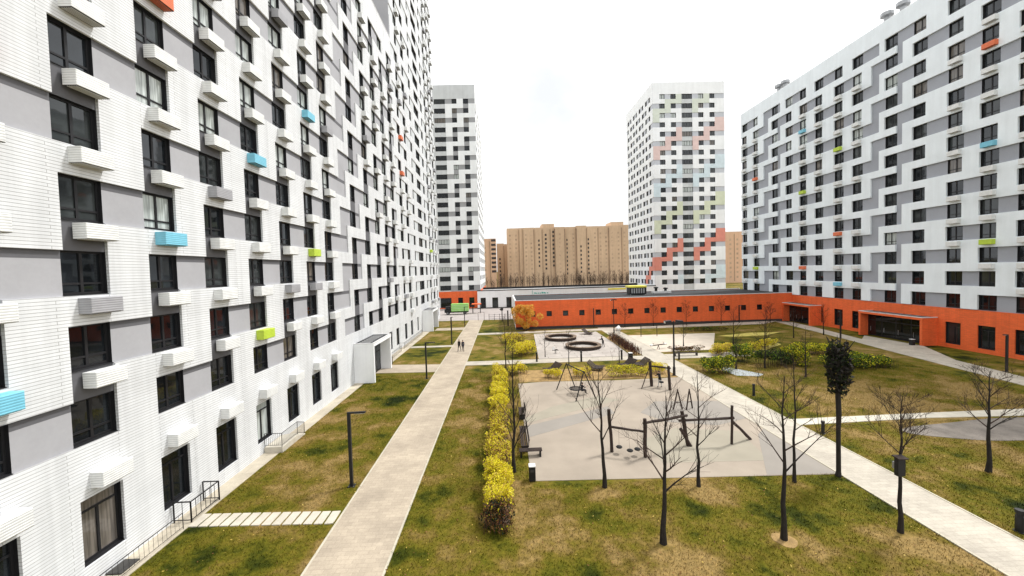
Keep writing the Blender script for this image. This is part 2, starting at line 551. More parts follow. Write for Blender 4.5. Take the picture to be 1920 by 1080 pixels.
# ------------------------------------------------------------------ window and air conditioner meshes
_wcache = {}


def window_meshes(w, h, style):
    key = (round(w, 2), round(h, 2), style)
    if key in _wcache:
        return _wcache[key]
    b = MB()
    D = 0.24
    # dark reveal lining the opening
    b.face([(0, 0, 0), (0, D, 0), (0, D, h), (0, 0, h)], 'frame')
    b.face([(w, 0, 0), (w, 0, h), (w, D, h), (w, D, 0)], 'frame')
    b.face([(0, 0, h), (0, D, h), (w, D, h), (w, 0, h)], 'frame')
    b.face([(0, -0.05, 0.03), (w, -0.05, 0.03), (w, D, 0.05), (0, D, 0.05)], 'frame')
    b.face([(0, -0.05, 0.0), (w, -0.05, 0.0), (w, -0.05, 0.03), (0, -0.05, 0.03)], 'frame')
    y0, y1, t = 0.15, 0.23, 0.085
    b.box(0, t, y0, y1, 0.05, h, 'frame')
    b.box(w - t, w, y0, y1, 0.05, h, 'frame')
    b.box(t, w - t, y0, y1, h - t, h, 'frame')
    b.box(t, w - t, y0, y1, 0.05, 0.05 + t, 'frame')
    if style == 'casement':
        n = max(2, int(round(w / 0.85)))
        for k in range(1, n):
            x = w * k / n
            b.box(x - 0.055, x + 0.055, y0, y1, 0.05 + t, h - t, 'frame')
        if h > 1.6:
            zt = h * 0.27
            for k in range(n):
                x0 = t if k == 0 else w * k / n + 0.055
                x1 = w - t if k == n - 1 else w * (k + 1) / n - 0.055
                b.box(x0, x1, y0 + 0.005, y1, zt - 0.04, zt + 0.04, 'frame')
    elif style == 'door':
        zt = h * 0.78
        b.box(t, w - t, y0, y1, zt - 0.04, zt + 0.04, 'frame')
        b.box(w / 2 - 0.05, w / 2 + 0.05, y0, y1, 0.05 + t, zt - 0.04, 'frame')
    fr = b.mesh('window')
    panes = []
    for g in ('glass0', 'glass1', 'glass2', 'glass3'):
        p = MB()
        p.face([(t * .5, 0.2, 0.09), (w - t * .5, 0.2, 0.09), (w - t * .5, 0.2, h - t * .5), (t * .5, 0.2, h - t * .5)], g)
        panes.append(p.mesh('pane'))
    _wcache[key] = (fr, panes)
    return _wcache[key]


def ac_mesh(mat, w=1.30, d=0.52, h=0.64):
    bm = bmesh.new()
    vs = [bm.verts.new(p) for p in [(0, 0.02, 0), (w, 0.02, 0), (w, -d, 0), (0, -d, 0), (0, 0.02, h), (w, 0.02, h), (w, -d, h), (0, -d, h)]]
    for q in ((0, 1, 2, 3), (7, 6, 5, 4), (3, 2, 6, 7), (2, 1, 5, 6), (0, 3, 7, 4)):
        bm.faces.new([vs[i] for i in q])
    bm.normal_update()
    ed = [e for e in bm.edges if abs(e.verts[0].co.y + d) < 1e-4 and abs(e.verts[1].co.y + d) < 1e-4]
    bmesh.ops.bevel(bm, geom=ed, offset=0.035, segments=2, affect='EDGES', profile=0.5)
    bm.normal_update()
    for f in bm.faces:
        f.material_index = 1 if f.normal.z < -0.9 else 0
    # slats under the basket
    for k in range(5):
        y = -d + 0.09 + k * 0.085
        bmesh.ops.create_cube(bm, size=1, matrix=Matrix.Translation((w / 2, y, -0.012)) @ Matrix.Diagonal((w - 0.12, 0.035, 0.022, 1)))
    me = bpy.data.meshes.new('air_conditioner_box')
    bm.to_mesh(me)
    bm.free()
    me.materials.append(M[mat])
    me.materials.append(M['ac_under'])
    return me


AC = {k: ac_mesh(k) for k in ('ac_white', 'ac_grey', 'ac_blue', 'ac_lime', 'ac_orange')}
AC_LABEL = {'ac_blue': 'light blue air conditioner box', 'ac_lime': 'lime green air conditioner box',
            'ac_orange': 'orange air conditioner box', 'ac_grey': 'grey air conditioner box'}


# ------------------------------------------------------------------ facade generator
class Building:
    def __init__(s, name, label, cat, loc):
        s.root = thing(name, label, cat, loc)
        s.loc = Vector(loc)
        s.layers = {}
        s.wins = []
        s.acs = []

    def layer(s, k):
        if k not in s.layers:
            s.layers[k] = MB()
        return s.layers[k]

    def facade(s, O, ang, segs, rows, cell, style='casement', band=None):
        """segs: (u0,u1,kind,g)  rows: (z0,z1,type,k)  cell(kind,g,type,k) -> (layer, material, proud) or 'win'"""
        U = Vector((math.cos(ang), math.sin(ang), 0))
        N = Vector((math.sin(ang), -math.cos(ang), 0))
        O = Vector((O[0], O[1], 0)) - s.loc

        def P(u, v, z):
            return O + U * u + N * v + Vector((0, 0, z))
        grid = {}
        for i, (u0, u1, kind, g) in enumerate(segs):
            for j, (z0, z1, typ, k) in enumerate(rows):
                grid[i, j] = cell(kind, g, typ, k, 0.5 * (u0 + u1))
        depth = lambda i, j: (None if (i, j) not in grid else (0.0 if grid[i, j][0] == 'win' else grid[i, j][2]))
        for (i, j), c in grid.items():
            u0, u1, kind, g = segs[i]
            z0, z1, typ, k = rows[j]
            if c[0] == 'win':
                s.wins.append(dict(p=P(u0, 0, z0) + s.loc, ang=ang, w=u1 - u0, h=z1 - z0, U=U, N=N, k=k, typ=typ, col=i,
                                   style=c[1] if len(c) > 1 else style))
                continue
            lay, mat, d = c
            b = s.layer(lay)
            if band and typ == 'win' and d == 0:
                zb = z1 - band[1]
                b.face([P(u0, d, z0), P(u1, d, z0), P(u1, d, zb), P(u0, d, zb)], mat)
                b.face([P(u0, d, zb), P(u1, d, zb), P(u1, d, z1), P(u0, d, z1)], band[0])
            else:
                b.face([P(u0, d, z0), P(u1, d, z0), P(u1, d, z1), P(u0, d, z1)], mat)
            if d > 0:
                for (di, dj), q in {(-1, 0): ((u0, z1), (u0, z0)), (1, 0): ((u1, z0), (u1, z1)),
                                    (0, -1): ((u0, z0), (u1, z0)), (0, 1): ((u1, z1), (u0, z1))}.items():
                    dn = depth(i + di, j + dj)
                    dn = 0.0 if dn is None else dn
                    if dn < d - 1e-6:
                        (a, za), (e, ze) = q
                        b.face([P(a, dn, za), P(e, dn, ze), P(e, d, ze), P(a, d, za)], mat)

    def finish(s, names, seed=1, limit=100, ac=None, pane_w=(0.62, 0.2, 0.08, 0.10)):
        rnd = random.Random(seed)
        for k, b in s.layers.items():
            b.build(names.get(k.split('|')[0], k.split('|')[0]), s.root)
        scored = []
        for w in s.wins:
            U, p = w['U'], w['p']
            q = [p, p + U * w['w'], p + U * w['w'] + Vector((0, 0, w['h'])), p + Vector((0, 0, w['h']))]
            pr = [proj(x) for x in q]
            a = 0.0
            if all(pr):
                xs = [min(1920, max(0, x)) for x, _ in pr]
                ys = [min(1080, max(0, y)) for _, y in pr]
                a = abs(sum(xs[i] * ys[(i + 1) % 4] - xs[(i + 1) % 4] * ys[i] for i in range(4))) / 2
            w['a'] = a
            w['pv'] = rnd.choices((0, 1, 2, 3), pane_w(w) if callable(pane_w) else pane_w)[0]
            w['acm'] = ac(w, rnd) if ac else None
        ws = sorted(s.wins, key=lambda w: -w['a'])
        rest_f, rest_p = MB(), MB()
        rest_a = MB()
        nac = 0
        for i, w in enumerate(ws):
            fr, panes = window_meshes(w['w'], w['h'], w['style'])
            rel = w['p'] - s.loc
            if i < limit and w['a'] > 0:
                o = place(fr, 'window', s.root, rel, w['ang'])
                place(panes[w['pv']], 'pane', o)
                if w['pv'] == 2:
                    o['label'] = 'window with pale curtain'
            else:
                merge(rest_f, fr, rel, w['ang'])
                merge(rest_p, panes[w['pv']], rel, w['ang'])
            if w['acm']:
                cx = (w['w'] - 1.42) / 2 + 0.26
                zoff = -0.74 if w['typ'] != 'gw' else w['h'] + 0.35
                ap = rel + w['U'] * cx + w['N'] * w.get('d', 0.12) + Vector((0, 0, zoff))
                if nac < limit and w['a'] > 0:
                    o = place(AC[w['acm']], 'air_conditioner_box', s.root, ap, w['ang'])
                    if w['acm'] in AC_LABEL:
                        o['label'] = AC_LABEL[w['acm']]
                    nac += 1
                else:
                    merge(rest_a, AC[w['acm']], ap, w['ang'])
        if rest_f.f:
            o = rest_f.build('window', s.root)
            o['kind'] = 'stuff'
            o['label'] = 'smaller remaining windows'
            p = rest_p.build('pane', o)
            p['kind'] = 'stuff'
        if rest_a.f:
            o = rest_a.build('air_conditioner_box', s.root)
            o['kind'] = 'stuff'
            o['label'] = 'smaller remaining air conditioner boxes'


def merge(b, me, loc, ang):
    c, sn = math.cos(ang), math.sin(ang)
    i = len(b.v)
    for v in me.vertices:
        x, y, z = v.co
        b.v.append((loc[0] + c * x - sn * y, loc[1] + sn * x + c * y, loc[2] + z))
    inv = {mm: k for k, mm in M.items()}
    ids = [b.mid(inv[mm]) for mm in me.materials]
    for p in me.polygons:
        b.f.append(tuple(i + a for a in p.vertices))
        b.mi.append(ids[p.material_index])


def make_rows(zt, H, wh, n, ztop, gz=None, zsplit=None):
    rows = []
    sill0 = zt - wh
    if gz:
        rows += [(0.0, gz[0], 'g', 0), (gz[0], gz[1], 'gw', 0)]
        z = gz[1]
    else:
        z = 0.0
    if zsplit and zsplit < sill0 - 0.05:
        rows.append((z, zsplit, 'g', 0))
        rows.append((zsplit, sill0, 'g2', 0))
    else:
        rows.append((z, sill0, 'g', 0))
    for k in range(n):
        rows.append((zt + H * k - wh, zt + H * k, 'win', k))
        if k < n - 1:
            rows.append((zt + H * k, zt + H * (k + 1) - wh, 'sp', k))
    rows.append((zt + H * (n - 1), ztop, 'top', n))
    return rows


def segs_from(cols, end, wide=(), start=0.0, fa=0.42, fb=0.36, fd=0.4, g0=0):
    """cols: [(u0,u1)], wide: indices i where the gap BEFORE window i is a broad step (A,B,C) and the one after is D,P"""
    segs = []
    u = start
    g = g0
    prev_wide = False
    for i, (a, b) in enumerate(cols):
        w = a - u
        if w > 0.02:
            if i == 0:
                segs.append((u, a, 'P', g))
            elif i in wide:
                segs.append((u, u + w * fa, 'A', g))
                segs.append((u + w * fa, u + w * (fa + fb), 'B', g))
                g += 1
                segs.append((u + w * (fa + fb), a, 'C', g))
            elif prev_wide:
                segs.append((u, u + w * fd, 'D', g))
                segs.append((u + w * fd, a, 'P', g))
            else:
                segs.append((u, a, 'P', g))
        prev_wide = i in wide
        segs.append((a, b, 'W', g))
        g += 1
        u = b
    if end - u > 0.02:
        segs.append((u, end, 'P', g))
    return segs


def zig_cell(wall, clad, base, par=0, proud=0.12, odd='white', gw=(), base2=None, colour=None, lid=''):
    """white piers alternate floor by floor, spandrels tie them into rising steps"""
    def cell(kind, g, typ, k, u):
        W = ('wall', wall, 0.0)
        C = ('clad', clad, proud)
        if typ == 'g':
            return base
        if typ == 'g2':
            return base2 or base
        if typ == 'gw':
            if kind == 'W' and any(a <= u <= b for a, b in gw):
                return ('win', 'door')
            return base
        if typ == 'top':
            return C
        if typ == 'win':
            if kind == 'W':
                return ('win', 'casement')
            if kind in 'PAC' and (g + k) % 2 == par:
                if colour:
                    dd = k - g
                    cc = colour(dd)
                    if cc:
                        return ('clad_%s|%s%d|%d' % (cc, lid, int(u > 11), dd), 'clad_' + cc, proud + 0.004)
                return C
            return W
        if typ == 'sp':
            if kind == 'W':
                if (g + k) % 2 == par:
                    if colour:
                        dd = k - g
                        cc = colour(dd)
                        if cc:
                            return ('clad_%s|%s%d|%d' % (cc, lid, int(u > 11), dd), 'clad_' + cc, proud + 0.004)
                    return C
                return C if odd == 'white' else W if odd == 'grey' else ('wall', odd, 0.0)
            if kind == 'B':
                return C if (g + k) % 2 == par else W
            if kind == 'D':
                return C if (g + k) % 2 != par else W
            if colour:
                dd = k - g if (g + k) % 2 == par else k + 1 - g
                cc = colour(dd)
                if cc:
                    return ('clad_%s|%s%d|%d' % (cc, lid, int(u > 11), dd), 'clad_' + cc, proud + 0.004)
            return C
        return W
    return cell


PI2 = math.pi / 2
LX, RX = -17.06, 60.73

# ------------------------------------------------------------------ left block (brick, 15 storeys)
LB = Building('apartment_block', 'long white brick apartment block with grey panels and air conditioner boxes beside the left path', 'apartment building', (LX - 8, 30, 0))
Y0 = -4.0
lcols = [(a - Y0, a - Y0 + 1.7) for a in (0.9, 4.5, 8.1, 11.7, 15.3, 18.9, 22.5, 26.15, 29.9, 33.75, 37.4, 44.1, 48.6, 52.7, 56.7, 60.6)]
SEC_END = 63.4
lsegs = segs_from(lcols, SEC_END - Y0, wide=(11,))
lrows = make_rows(7.52, 3.0, 1.8, 14, 50.0, gz=(0.85, 3.55))
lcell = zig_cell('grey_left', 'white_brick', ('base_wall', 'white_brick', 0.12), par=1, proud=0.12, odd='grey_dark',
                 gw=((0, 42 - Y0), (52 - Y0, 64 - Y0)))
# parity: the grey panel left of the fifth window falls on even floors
LB.facade((LX, Y0), PI2, lsegs, lrows, lcell, band=('grey_dark', 0.34))  # dark strip paints the cladding's shadow onto each panel top


def lcell_ac(w, rnd):
    y = w['p'].y
    k = w['k']
    w['d'] = 0.12
    if w['typ'] == 'gw':
        return 'ac_white' if y < 41 else None
    if k == 0:
        return None
    near = lambda a: abs(y - a) < 0.6
    spec = {(18.9, 3): 'ac_blue', (26.15, 5): 'ac_blue', (33.75, 7): 'ac_blue', (26.15, 1): 'ac_lime', (33.75, 3): 'ac_lime',
            (11.7, 1): 'ac_blue', (11.7, 5): 'ac_orange', (18.9, 7): 'ac_orange', (15.3, 2): 'ac_grey', (22.5, 4): 'ac_grey'}
    for (a, kk), c in spec.items():
        if near(a) and kk == k:
            return c
    if y < 41:
        return rnd.choices(('ac_white', 'ac_grey', None), (0.84, 0.05, 0.11))[0]
    if near(44.1):
        return None
    return rnd.choices(('ac_white', 'ac_grey', None), (0.5, 0.12, 0.38))[0]


b = LB.layer('wall')
x0, x1 = LX - 16 - LB.loc.x, LX - LB.loc.x
ya, yb = Y0 - 30, SEC_END - 30
b.face([(x1, ya, 0), (x0, ya, 0), (x0, ya, 49.6), (x1, ya, 49.6)], 'white_brick')
b.face([(x0, yb, 0), (x0, ya, 0), (x0, ya, 49.6), (x0, yb, 49.6)][::-1], 'white_brick')
b = LB.layer('roof')
b.box(x0, x1 - 0.3, ya + 0.01, yb - 0.01, 49.2, 49.4, 'roof_dark')
b.box(x1 - 0.28, x1 + 0.16, ya, yb, 50.0, 50.08, 'coping')
LB.finish({'wall': 'grey_panel_wall', 'clad': 'white_brick_cladding', 'base_wall': 'ground_floor_wall'}, 3, ac=lcell_ac,
          pane_w=lambda w: (0.72, 0.16, 0.05, 0.07) if w['k'] < 3 else (0.5, 0.15, 0.2, 0.15) if w['k'] < 5 else (0.18, 0.16, 0.50, 0.16))  # upper floors get more pale panes, painting in the sky's reflection

# ------------------------------------------------------------------ tall part at the far end of the left block
LT = Building('apartment_tower', 'taller white brick tower joined to the far end of the long left block', 'apartment tower', (LX - 8, 82, 0))
Y1 = SEC_END + 0.02
tcols = [(65.9, 67.5), (70.2, 71.8), (75.5, 76.6), (79.6, 83.6), (86.4, 87.7), (90.6, 92.2), (95.0, 96.6), (99.0, 100.4)]
tsegs = segs_from([(a - Y1, c - Y1) for a, c in tcols], 102.2 - Y1, g0=1)
trows = make_rows(7.52, 3.0, 1.8, 26, 86.0, gz=(0.85, 3.55))
tcell = zig_cell('light_grey', 'white_brick', ('base_wall', 'white_brick', 0.12), par=0,
                 gw=((65 - Y1, 77 - Y1), (88 - Y1, 101 - Y1)),
                 colour=lambda d: None)
LT.facade((LX, Y1), PI2, tsegs, trows, tcell)
b = LT.layer('wall')
ya, yb = Y1 - 82, 102.2 - 82
x0, x1 = -8.0, 8.0
b.face([(x1, ya, 40), (x0, ya, 40), (x0, ya, 86), (x1, ya, 86)][::-1], 'grey_left')
b.face([(x1, yb, 0), (x0, yb, 0), (x0, yb, 86), (x1, yb, 86)], 'white_brick')
b.face([(x0, ya, 0), (x0, yb, 0), (x0, yb, 86), (x0, ya, 86)][::-1], 'white_brick')
LT.layer('roof').box(x0, x1, ya, yb, 85.4, 85.6, 'roof_dark')
# windows in the side wall that rises over the lower roof
for kk in range(15, 24):
    zb = 7.52 + 3 * kk - 1.8
    LT.wins.append(dict(p=Vector((LX - 3.4, Y1, zb)), ang=0.0, w=1.7, h=1.8, U=Vector((1, 0, 0)), N=Vector((0, -1, 0)),
                        k=kk, typ='side', col=0, style='casement'))


def tac(w, rnd):
    w['d'] = 0.12
    if w['typ'] != 'win' or w['w'] < 1.4 or w['w'] > 2:
        return None
    y, k = w['p'].y, w['k']
    if abs(y - 90.6) < 1 and k == 4:
        return 'ac_lime'
    if abs(y - 65.9) < 1 and k in (8, 10):
        return 'ac_orange'
    return rnd.choices(('ac_white', 'ac_grey', None), (0.6, 0.15, 0.25))[0]


LT.finish({'wall': 'grey_panel_wall', 'clad': 'white_brick_cladding', 'base_wall': 'ground_floor_wall'}, 5, ac=tac,
          pane_w=(0.6, 0.25, 0.05, 0.10))

# ------------------------------------------------------------------ right block
RB = Building('apartment_block', 'long grey block with white zigzag bands over an orange brick ground floor on the right', 'apartment building', (RX + 8, 62, 0))
E0 = 95.7
rc = [95.3, 91.2, 84.9, 80.7, 76.9, 73.1, 68.8, 65.2, 59.6, 55.5, 51.1, 47.5, 43.9, 40.2, 36.5]
rsegs = segs_from([(E0 - a, E0 - a + 1.8) for a in rc], E0 - 33.0, wide=(2, 8))
rrows = make_rows(7.42, 3.0, 1.92, 14, 49.2, gz=(0.55, 3.5), zsplit=5.42)
rcell = zig_cell('grey_right', 'white_right', ('base_wall', 'orange', 0.13), par=1, proud=0.24,
                 gw=tuple((E0 - a, E0 - a + 1.8) for a in (73.1, 68.8, 65.2, 51.1, 47.5, 43.9, 40.2)),
                 base2=('wall', 'grey_right', 0.0))
RB.facade((RX, E0), -PI2, rsegs, rrows, rcell)
b = RB.layer('wall')
ya, yb = 33.0 - 62, E0 - 62
b.face([(-8, yb, 0), (8, yb, 0), (8, yb, 49), (-8, yb, 49)], 'white_clad')
b.face([(-8, ya, 0), (8, ya, 0), (8, ya, 49), (-8, ya, 49)], 'white_clad')
b.face([(8, ya, 0), (8, yb, 0), (8, yb, 49), (8, ya, 49)], 'white_clad')
b = RB.layer('roof')
b.box(-7.7, 8, ya, yb, 48.5, 48.7, 'roof_grey')
b.box(-8.2, -7.8, ya, yb, 49.2, 49.28, 'coping')


def rac(w, rnd):
    w['d'] = 0.24
    if w['typ'] != 'win':
        return None
    y, k = w['p'].y, w['k']
    for i, a in enumerate(rc):
        if abs(y - a) < 0.5:
            c = i
    spec = {(11, 8): None, (1, 9): 'ac_orange', (6, 9): 'ac_lime', (4, 2): 'ac_orange', (6, 4): 'ac_orange', (11, 11): 'ac_orange',
            (11, 3): 'ac_lime', (1, 2): 'ac_lime', (11, 7): 'ac_blue', (6, 1): 'ac_blue', (4, 7): 'ac_lime', (4, 11): 'ac_blue'}
    if (c, k) in spec:
        return spec[c, k]
    if c in (2, 3, 8, 9) or k == 0 or k == 13:
        return None
    return 'ac_white' if rnd.random() < 0.8 else None


# rooftop vents
for vy, vx, n in ((86.8, -5, 2), (62.4, -5, 1), (59.9, -5, 1)):
    for q in range(n):
        vb = RB.layer('roof_vent|%d|%d' % (vy, q))
        y = vy - 62 - q * 1.9
        vb.lathe([(0.0, 0), (0.42, 0), (0.42, 2.9), (0.85, 3.05), (0.85, 3.6), (0.0, 3.9)], 'grey_metal', (vx, y, 48.7), 14)
RB.finish({'wall': 'grey_wall', 'clad': 'white_zigzag_cladding', 'base_wall': 'orange_ground_floor'}, 8, ac=rac,
          pane_w=lambda w: (0.75, 0.18, 0.03, 0.04) if w['k'] < 8 else (0.46, 0.2, 0.20, 0.14))  # upper panes paler, for curtains and painted sky reflection


def porch(parent, X, y0, y1, ztop, out, wallm, roofm, name, door_side, doors=True):
    """entrance portal: two side walls, a roof with an upstand and doors at the back; out = +1 opens to +x"""
    rt = bpy.data.objects.new(name, None)
    COL.objects.link(rt)
    rt.parent = parent
    d = 2.35 * out
    rt.location = Vector((X, (y0 + y1) / 2, 0)) - parent.location
    hy = (y1 - y0) / 2

    def bx(bb, xa, xb, *a, **k):
        bb.box(min(xa, xb), max(xa, xb), *a, **k)
    b = MB()
    bx(b, 0.13 * out, d, -hy, -hy + 0.32, 0, ztop - 0.4, wallm)
    b.build('side_wall', rt)
    b = MB()
    bx(b, 0.13 * out, d, hy - 0.32, hy, 0, ztop - 0.4, wallm)
    b.build('side_wall', rt)
    b = MB()
    bx(b, 0.13 * out, d + 0.03 * out, -hy - 0.03, hy + 0.03, ztop - 0.4, ztop - 0.08, wallm)
    bx(b, 0.13 * out, d + 0.04 * out, -hy - 0.04, -hy + 0.22, ztop - 0.08, ztop, 'coping')
    bx(b, 0.13 * out, d + 0.04 * out, hy - 0.22, hy + 0.04, ztop - 0.08, ztop, 'coping')
    bx(b, d - 0.2 * out, d + 0.04 * out, -hy + 0.22, hy - 0.22, ztop - 0.08, ztop, 'coping')
    bx(b, 0.14 * out, d - 0.2 * out, -hy + 0.22, hy - 0.22, ztop - 0.085, ztop - 0.05, 'roof_dark')
    if roofm:
        for k in range(7):
            yy = -hy + 0.7 + k * (2 * hy - 1.4) / 7
            bx(b, 0.5 * out, d - 0.6 * out, yy, yy + 0.28, ztop - 0.05, ztop - 0.03, 'roof_grey')
    b.build('roof', rt)
    b = MB()
    bx(b, 0.14 * out, 1.05 * out, -hy + 0.34, hy - 0.34, 0.05, ztop - 0.42, 'frame')
    dp = b.build('door', rt)
    b = MB()
    n = 4
    wd = (2 * hy - 0.9) / n
    for k in range(n):
        ya = -hy + 0.45 + k * wd
        bx(b, 1.05 * out, 1.06 * out, ya + 0.08, ya + wd - 0.08, 0.25, 2.5, 'glass_clear')
        bx(b, 1.05 * out, 1.06 * out, ya + 0.08, ya + wd - 0.08, 2.65, ztop - 0.6, 'glass_clear')
    b.build('pane', dp)
    b = MB()
    for k in range(n):
        ya = -hy + 0.45 + k * wd
        bx(b, 1.07 * out, 1.13 * out, ya + wd * .82, ya + wd * .82 + 0.04, 0.8, 1.5, 'grey_metal')
    b.build('handle', dp)
    return rt


porch(LB.root, LX, 43.2, 49.9, 4.5, 1, 'white_clad', True, 'porch', 0)
porch(LT.root, LX, 80.0, 86.5, 4.4, 1, 'white_clad', True, 'porch', 0)
porch(RB.root, RX, 52.0, 61.6, 4.0, -1, 'orange', True, 'porch', 0)
porch(RB.root, RX, 71.6, 78.9, 3.9, -1, 'orange', True, 'porch', 0)

# ------------------------------------------------------------------ tower behind the path
T1 = Building('apartment_tower', 'grey and white tower with stacked dark balconies and orange base beyond the path end', 'apartment tower', (-14.7, 145, 0))
u = lambda x: x + 22.0
t1cols = [(u(-20.8), u(-17.2)), (u(-15.0), u(-13.4)), (u(-11.3), u(-9.6))]
t1segs = [(0, t1cols[0][0], 'S', 0), (*t1cols[0], 'L', 0), (t1cols[0][1], t1cols[1][0], 'P', 0), (*t1cols[1], 'W', 0),
          (t1cols[1][1], t1cols[2][0], 'P', 1), (*t1cols[2], 'W', 1), (t1cols[2][1], 14.5, 'P', 2)]
t1rows = make_rows(7.7, 3.05, 1.6, 21, 73.2, gz=(0.3, 3.6), zsplit=5.7)
_t1 = zig_cell('grey_tower', 'white_tower', ('base_wall', 'orange', 0.12), par=1, odd='grey',
               gw=((0, 14.5),), base2=('wall', 'grey_tower', 0.0))


def t1cell(kind, g, typ, k, uu):
    if kind == 'S':
        return ('wall', 'light_grey', 0.0) if typ not in ('g',) else ('base_wall', 'orange', 0.12)
    if kind == 'L':
        if typ == 'win':
            return ('win', 'casement')
        if typ == 'gw':
            return ('win', 'door')
        return ('base_wall', 'orange', 0.12) if typ == 'g' else ('wall', 'light_grey', 0.0)
    if typ == 'top':
        return ('wall', 'light_grey', 0.05)
    return _t1(kind, g, typ, k, uu)


T1.facade((-22.0, 128.0), 0.0, t1segs, t1rows, t1cell)
# right hand side of the same tower
s1cols = [(2 + 3.9 * i, 3.6 + 3.9 * i) for i in range(9)]
T1.facade((-7.5, 128.0), PI2, segs_from(s1cols, 37.0, g0=1), make_rows(7.7, 3.05, 1.6, 21, 73.2),
          zig_cell('light_grey', 'white_clad', ('base_wall', 'orange', 0.12), par=1))
b = T1.layer('wall')
b.face([(-7.3, 20, 0), (7.2, 20, 0), (7.2, 20, 73), (-7.3, 20, 73)], 'light_grey')
b.face([(-7.3, -17, 0), (-7.3, 20, 0), (-7.3, 20, 73.2), (-7.3, -17, 73.2)], 'light_grey')
T1.layer('roof').box(-7.2, 7.1, -16.8, 19.9, 72.6, 72.8, 'roof_dark')
T1.finish({'wall': 'grey_wall', 'clad': 'white_zigzag_cladding', 'base_wall': 'orange_ground_floor'}, 9)

# ------------------------------------------------------------------ tower with coloured steps
T2 = Building('apartment_tower', 'pale tower with red, lime and blue stepped bands behind the orange wing', 'apartment tower', (62.3, 139, 0))
t2cols = [(2.2, 3.95), (5.9, 7.6), (9.5, 13.0), (15.0, 16.7), (18.7, 20.4)]
t2segs = [(0, 2.2, 'P', 0), (2.2, 3.95, 'W', 0), (3.95, 5.9, 'P', 1), (5.9, 7.6, 'W', 1), (7.6, 9.5, 'P', 2), (9.5, 13.0, 'L', 2),
          (13.0, 15.0, 'P', 1), (15.0, 16.7, 'W', 1), (16.7, 18.7, 'P', 2), (18.7, 20.4, 'W', 2), (20.4, 23.6, 'P', 3)]
t2rows = make_rows(7.7, 3.02, 1.6, 21, 71.9)


def t2col(d):
    return {2: 'red', 14: 'rose', 6: 'lime', 18: 'pale_lime', -2: 'blue', 10: 'blue'}.get(d)  # upper red and lime steps take the glare-faded colours


_t2 = zig_cell('grey_pale', 'white_clad', ('base_wall', 'white_clad', 0.1), par=0, odd='white', colour=t2col)


def t2cell(kind, g, typ, k, uu):
    if kind == 'L':
        if typ == 'top':
            return ('clad', 'white_clad', 0.12)
        return ('win', 'casement') if typ == 'win' else ('wall', 'light_grey', 0.0)
    return _t2(kind, g, typ, k, uu)


T2.facade((50.5, 126.0), 0.0, t2segs, t2rows, t2cell)
s2cols = [(1.4 + 3.05 * i, 2.7 + 3.05 * i) for i in range(8)]
T2.facade((50.5, 152.0), -PI2, segs_from(s2cols, 26.0, g0=-8), make_rows(7.7, 3.02, 1.6, 21, 71.9),
          zig_cell('grey_pale', 'white_clad', ('base_wall', 'white_clad', 0.1), par=0,
                   lid='s', colour=lambda d: 'red' if d == 2 else None))
b = T2.layer('wall')
b.face([(11.8, -13, 0), (11.8, 13, 0), (11.8, 13, 71.9), (11.8, -13, 71.9)], 'light_grey')
b.face([(-11.8, 13, 0), (11.8, 13, 0), (11.8, 13, 71.9), (-11.8, 13, 71.9)], 'light_grey')
T2.layer('roof').box(-11.7, 11.7, -12.8, 12.9, 71.3, 71.5, 'roof_grey')
T2.finish({'wall': 'grey_wall', 'clad': 'white_zigzag_cladding', 'clad_red': 'red_cladding', 'clad_lime': 'lime_cladding', 'clad_rose': 'pale_red_cladding', 'clad_pale_lime': 'pale_lime_cladding',
           'clad_blue': 'blue_cladding', 'base_wall': 'ground_floor_wall'}, 10, pane_w=lambda w: (0.5, 0.35, 0.05, 0.1) if w['k'] < 7 else (0.25, 0.35, 0.25, 0.15))  # pale upper panes put sky reflection and glare into the colour

# ------------------------------------------------------------------ orange wing and white low building
OW = Building('low_wing', 'low orange brick wing with a row of small square windows and a flat black roof', 'low building', (31, 88, 0))
OX0, OX1, OY = 2.4, 60.6, 79.0
ctr = [9.4 + 3.4 * i for i in range(-1, 15)]
ocols = [(c - 0.55 - OX0, c + 0.55 - OX0) for c in ctr if c < 57]
orows = [(0, 0.45, 'pl', 0), (0.45, 2.5, 'g', 0), (2.5, 3.6, 'win', 0), (3.6, 5.85, 'g', 0)]


def ocell(kind, g, typ, k, uu):
    if typ == 'pl':
        return ('plinth', 'plinth', 0.0)
    if typ == 'win' and kind == 'W':
        return ('win', 'plain')
    return ('wall', 'orange', 0.05)


OW.facade((OX0, OY), 0.0, segs_from(ocols, OX1 - OX0), orows, ocell)
b = OW.layer('wall')
b.face([(OX0 - 31, -9, 0), (OX0 - 31, 9, 0), (OX0 - 31, 9, 5.85), (OX0 - 31, -9, 5.85)][::-1], 'white_clad')
b.face([(OX0 - 31, 9, 0), (OX1 - 31, 9, 0), (OX1 - 31, 9, 5.85), (OX0 - 31, 9, 5.85)], 'orange')
b = OW.layer('roof')
b.box(OX0 - 30.9, OX1 - 31.05, -8.7, 8.9, 5.6, 5.75, 'roof_dark')
OW.layer('coping').box(OX0 - 31.1, OX1 - 31, -9.08, -8.72, 5.85, 5.95, 'coping')
OW.layer('coping').box(OX0 - 31.1, OX1 - 31, 8.7, 9.05, 5.85, 5.98, 'coping')
OW.layer('coping').box(OX0 - 31.1, OX0 - 30.75, -8.72, 8.7, 5.85, 5.95, 'coping')
OW.finish({'wall': 'orange_wall'}, 12)
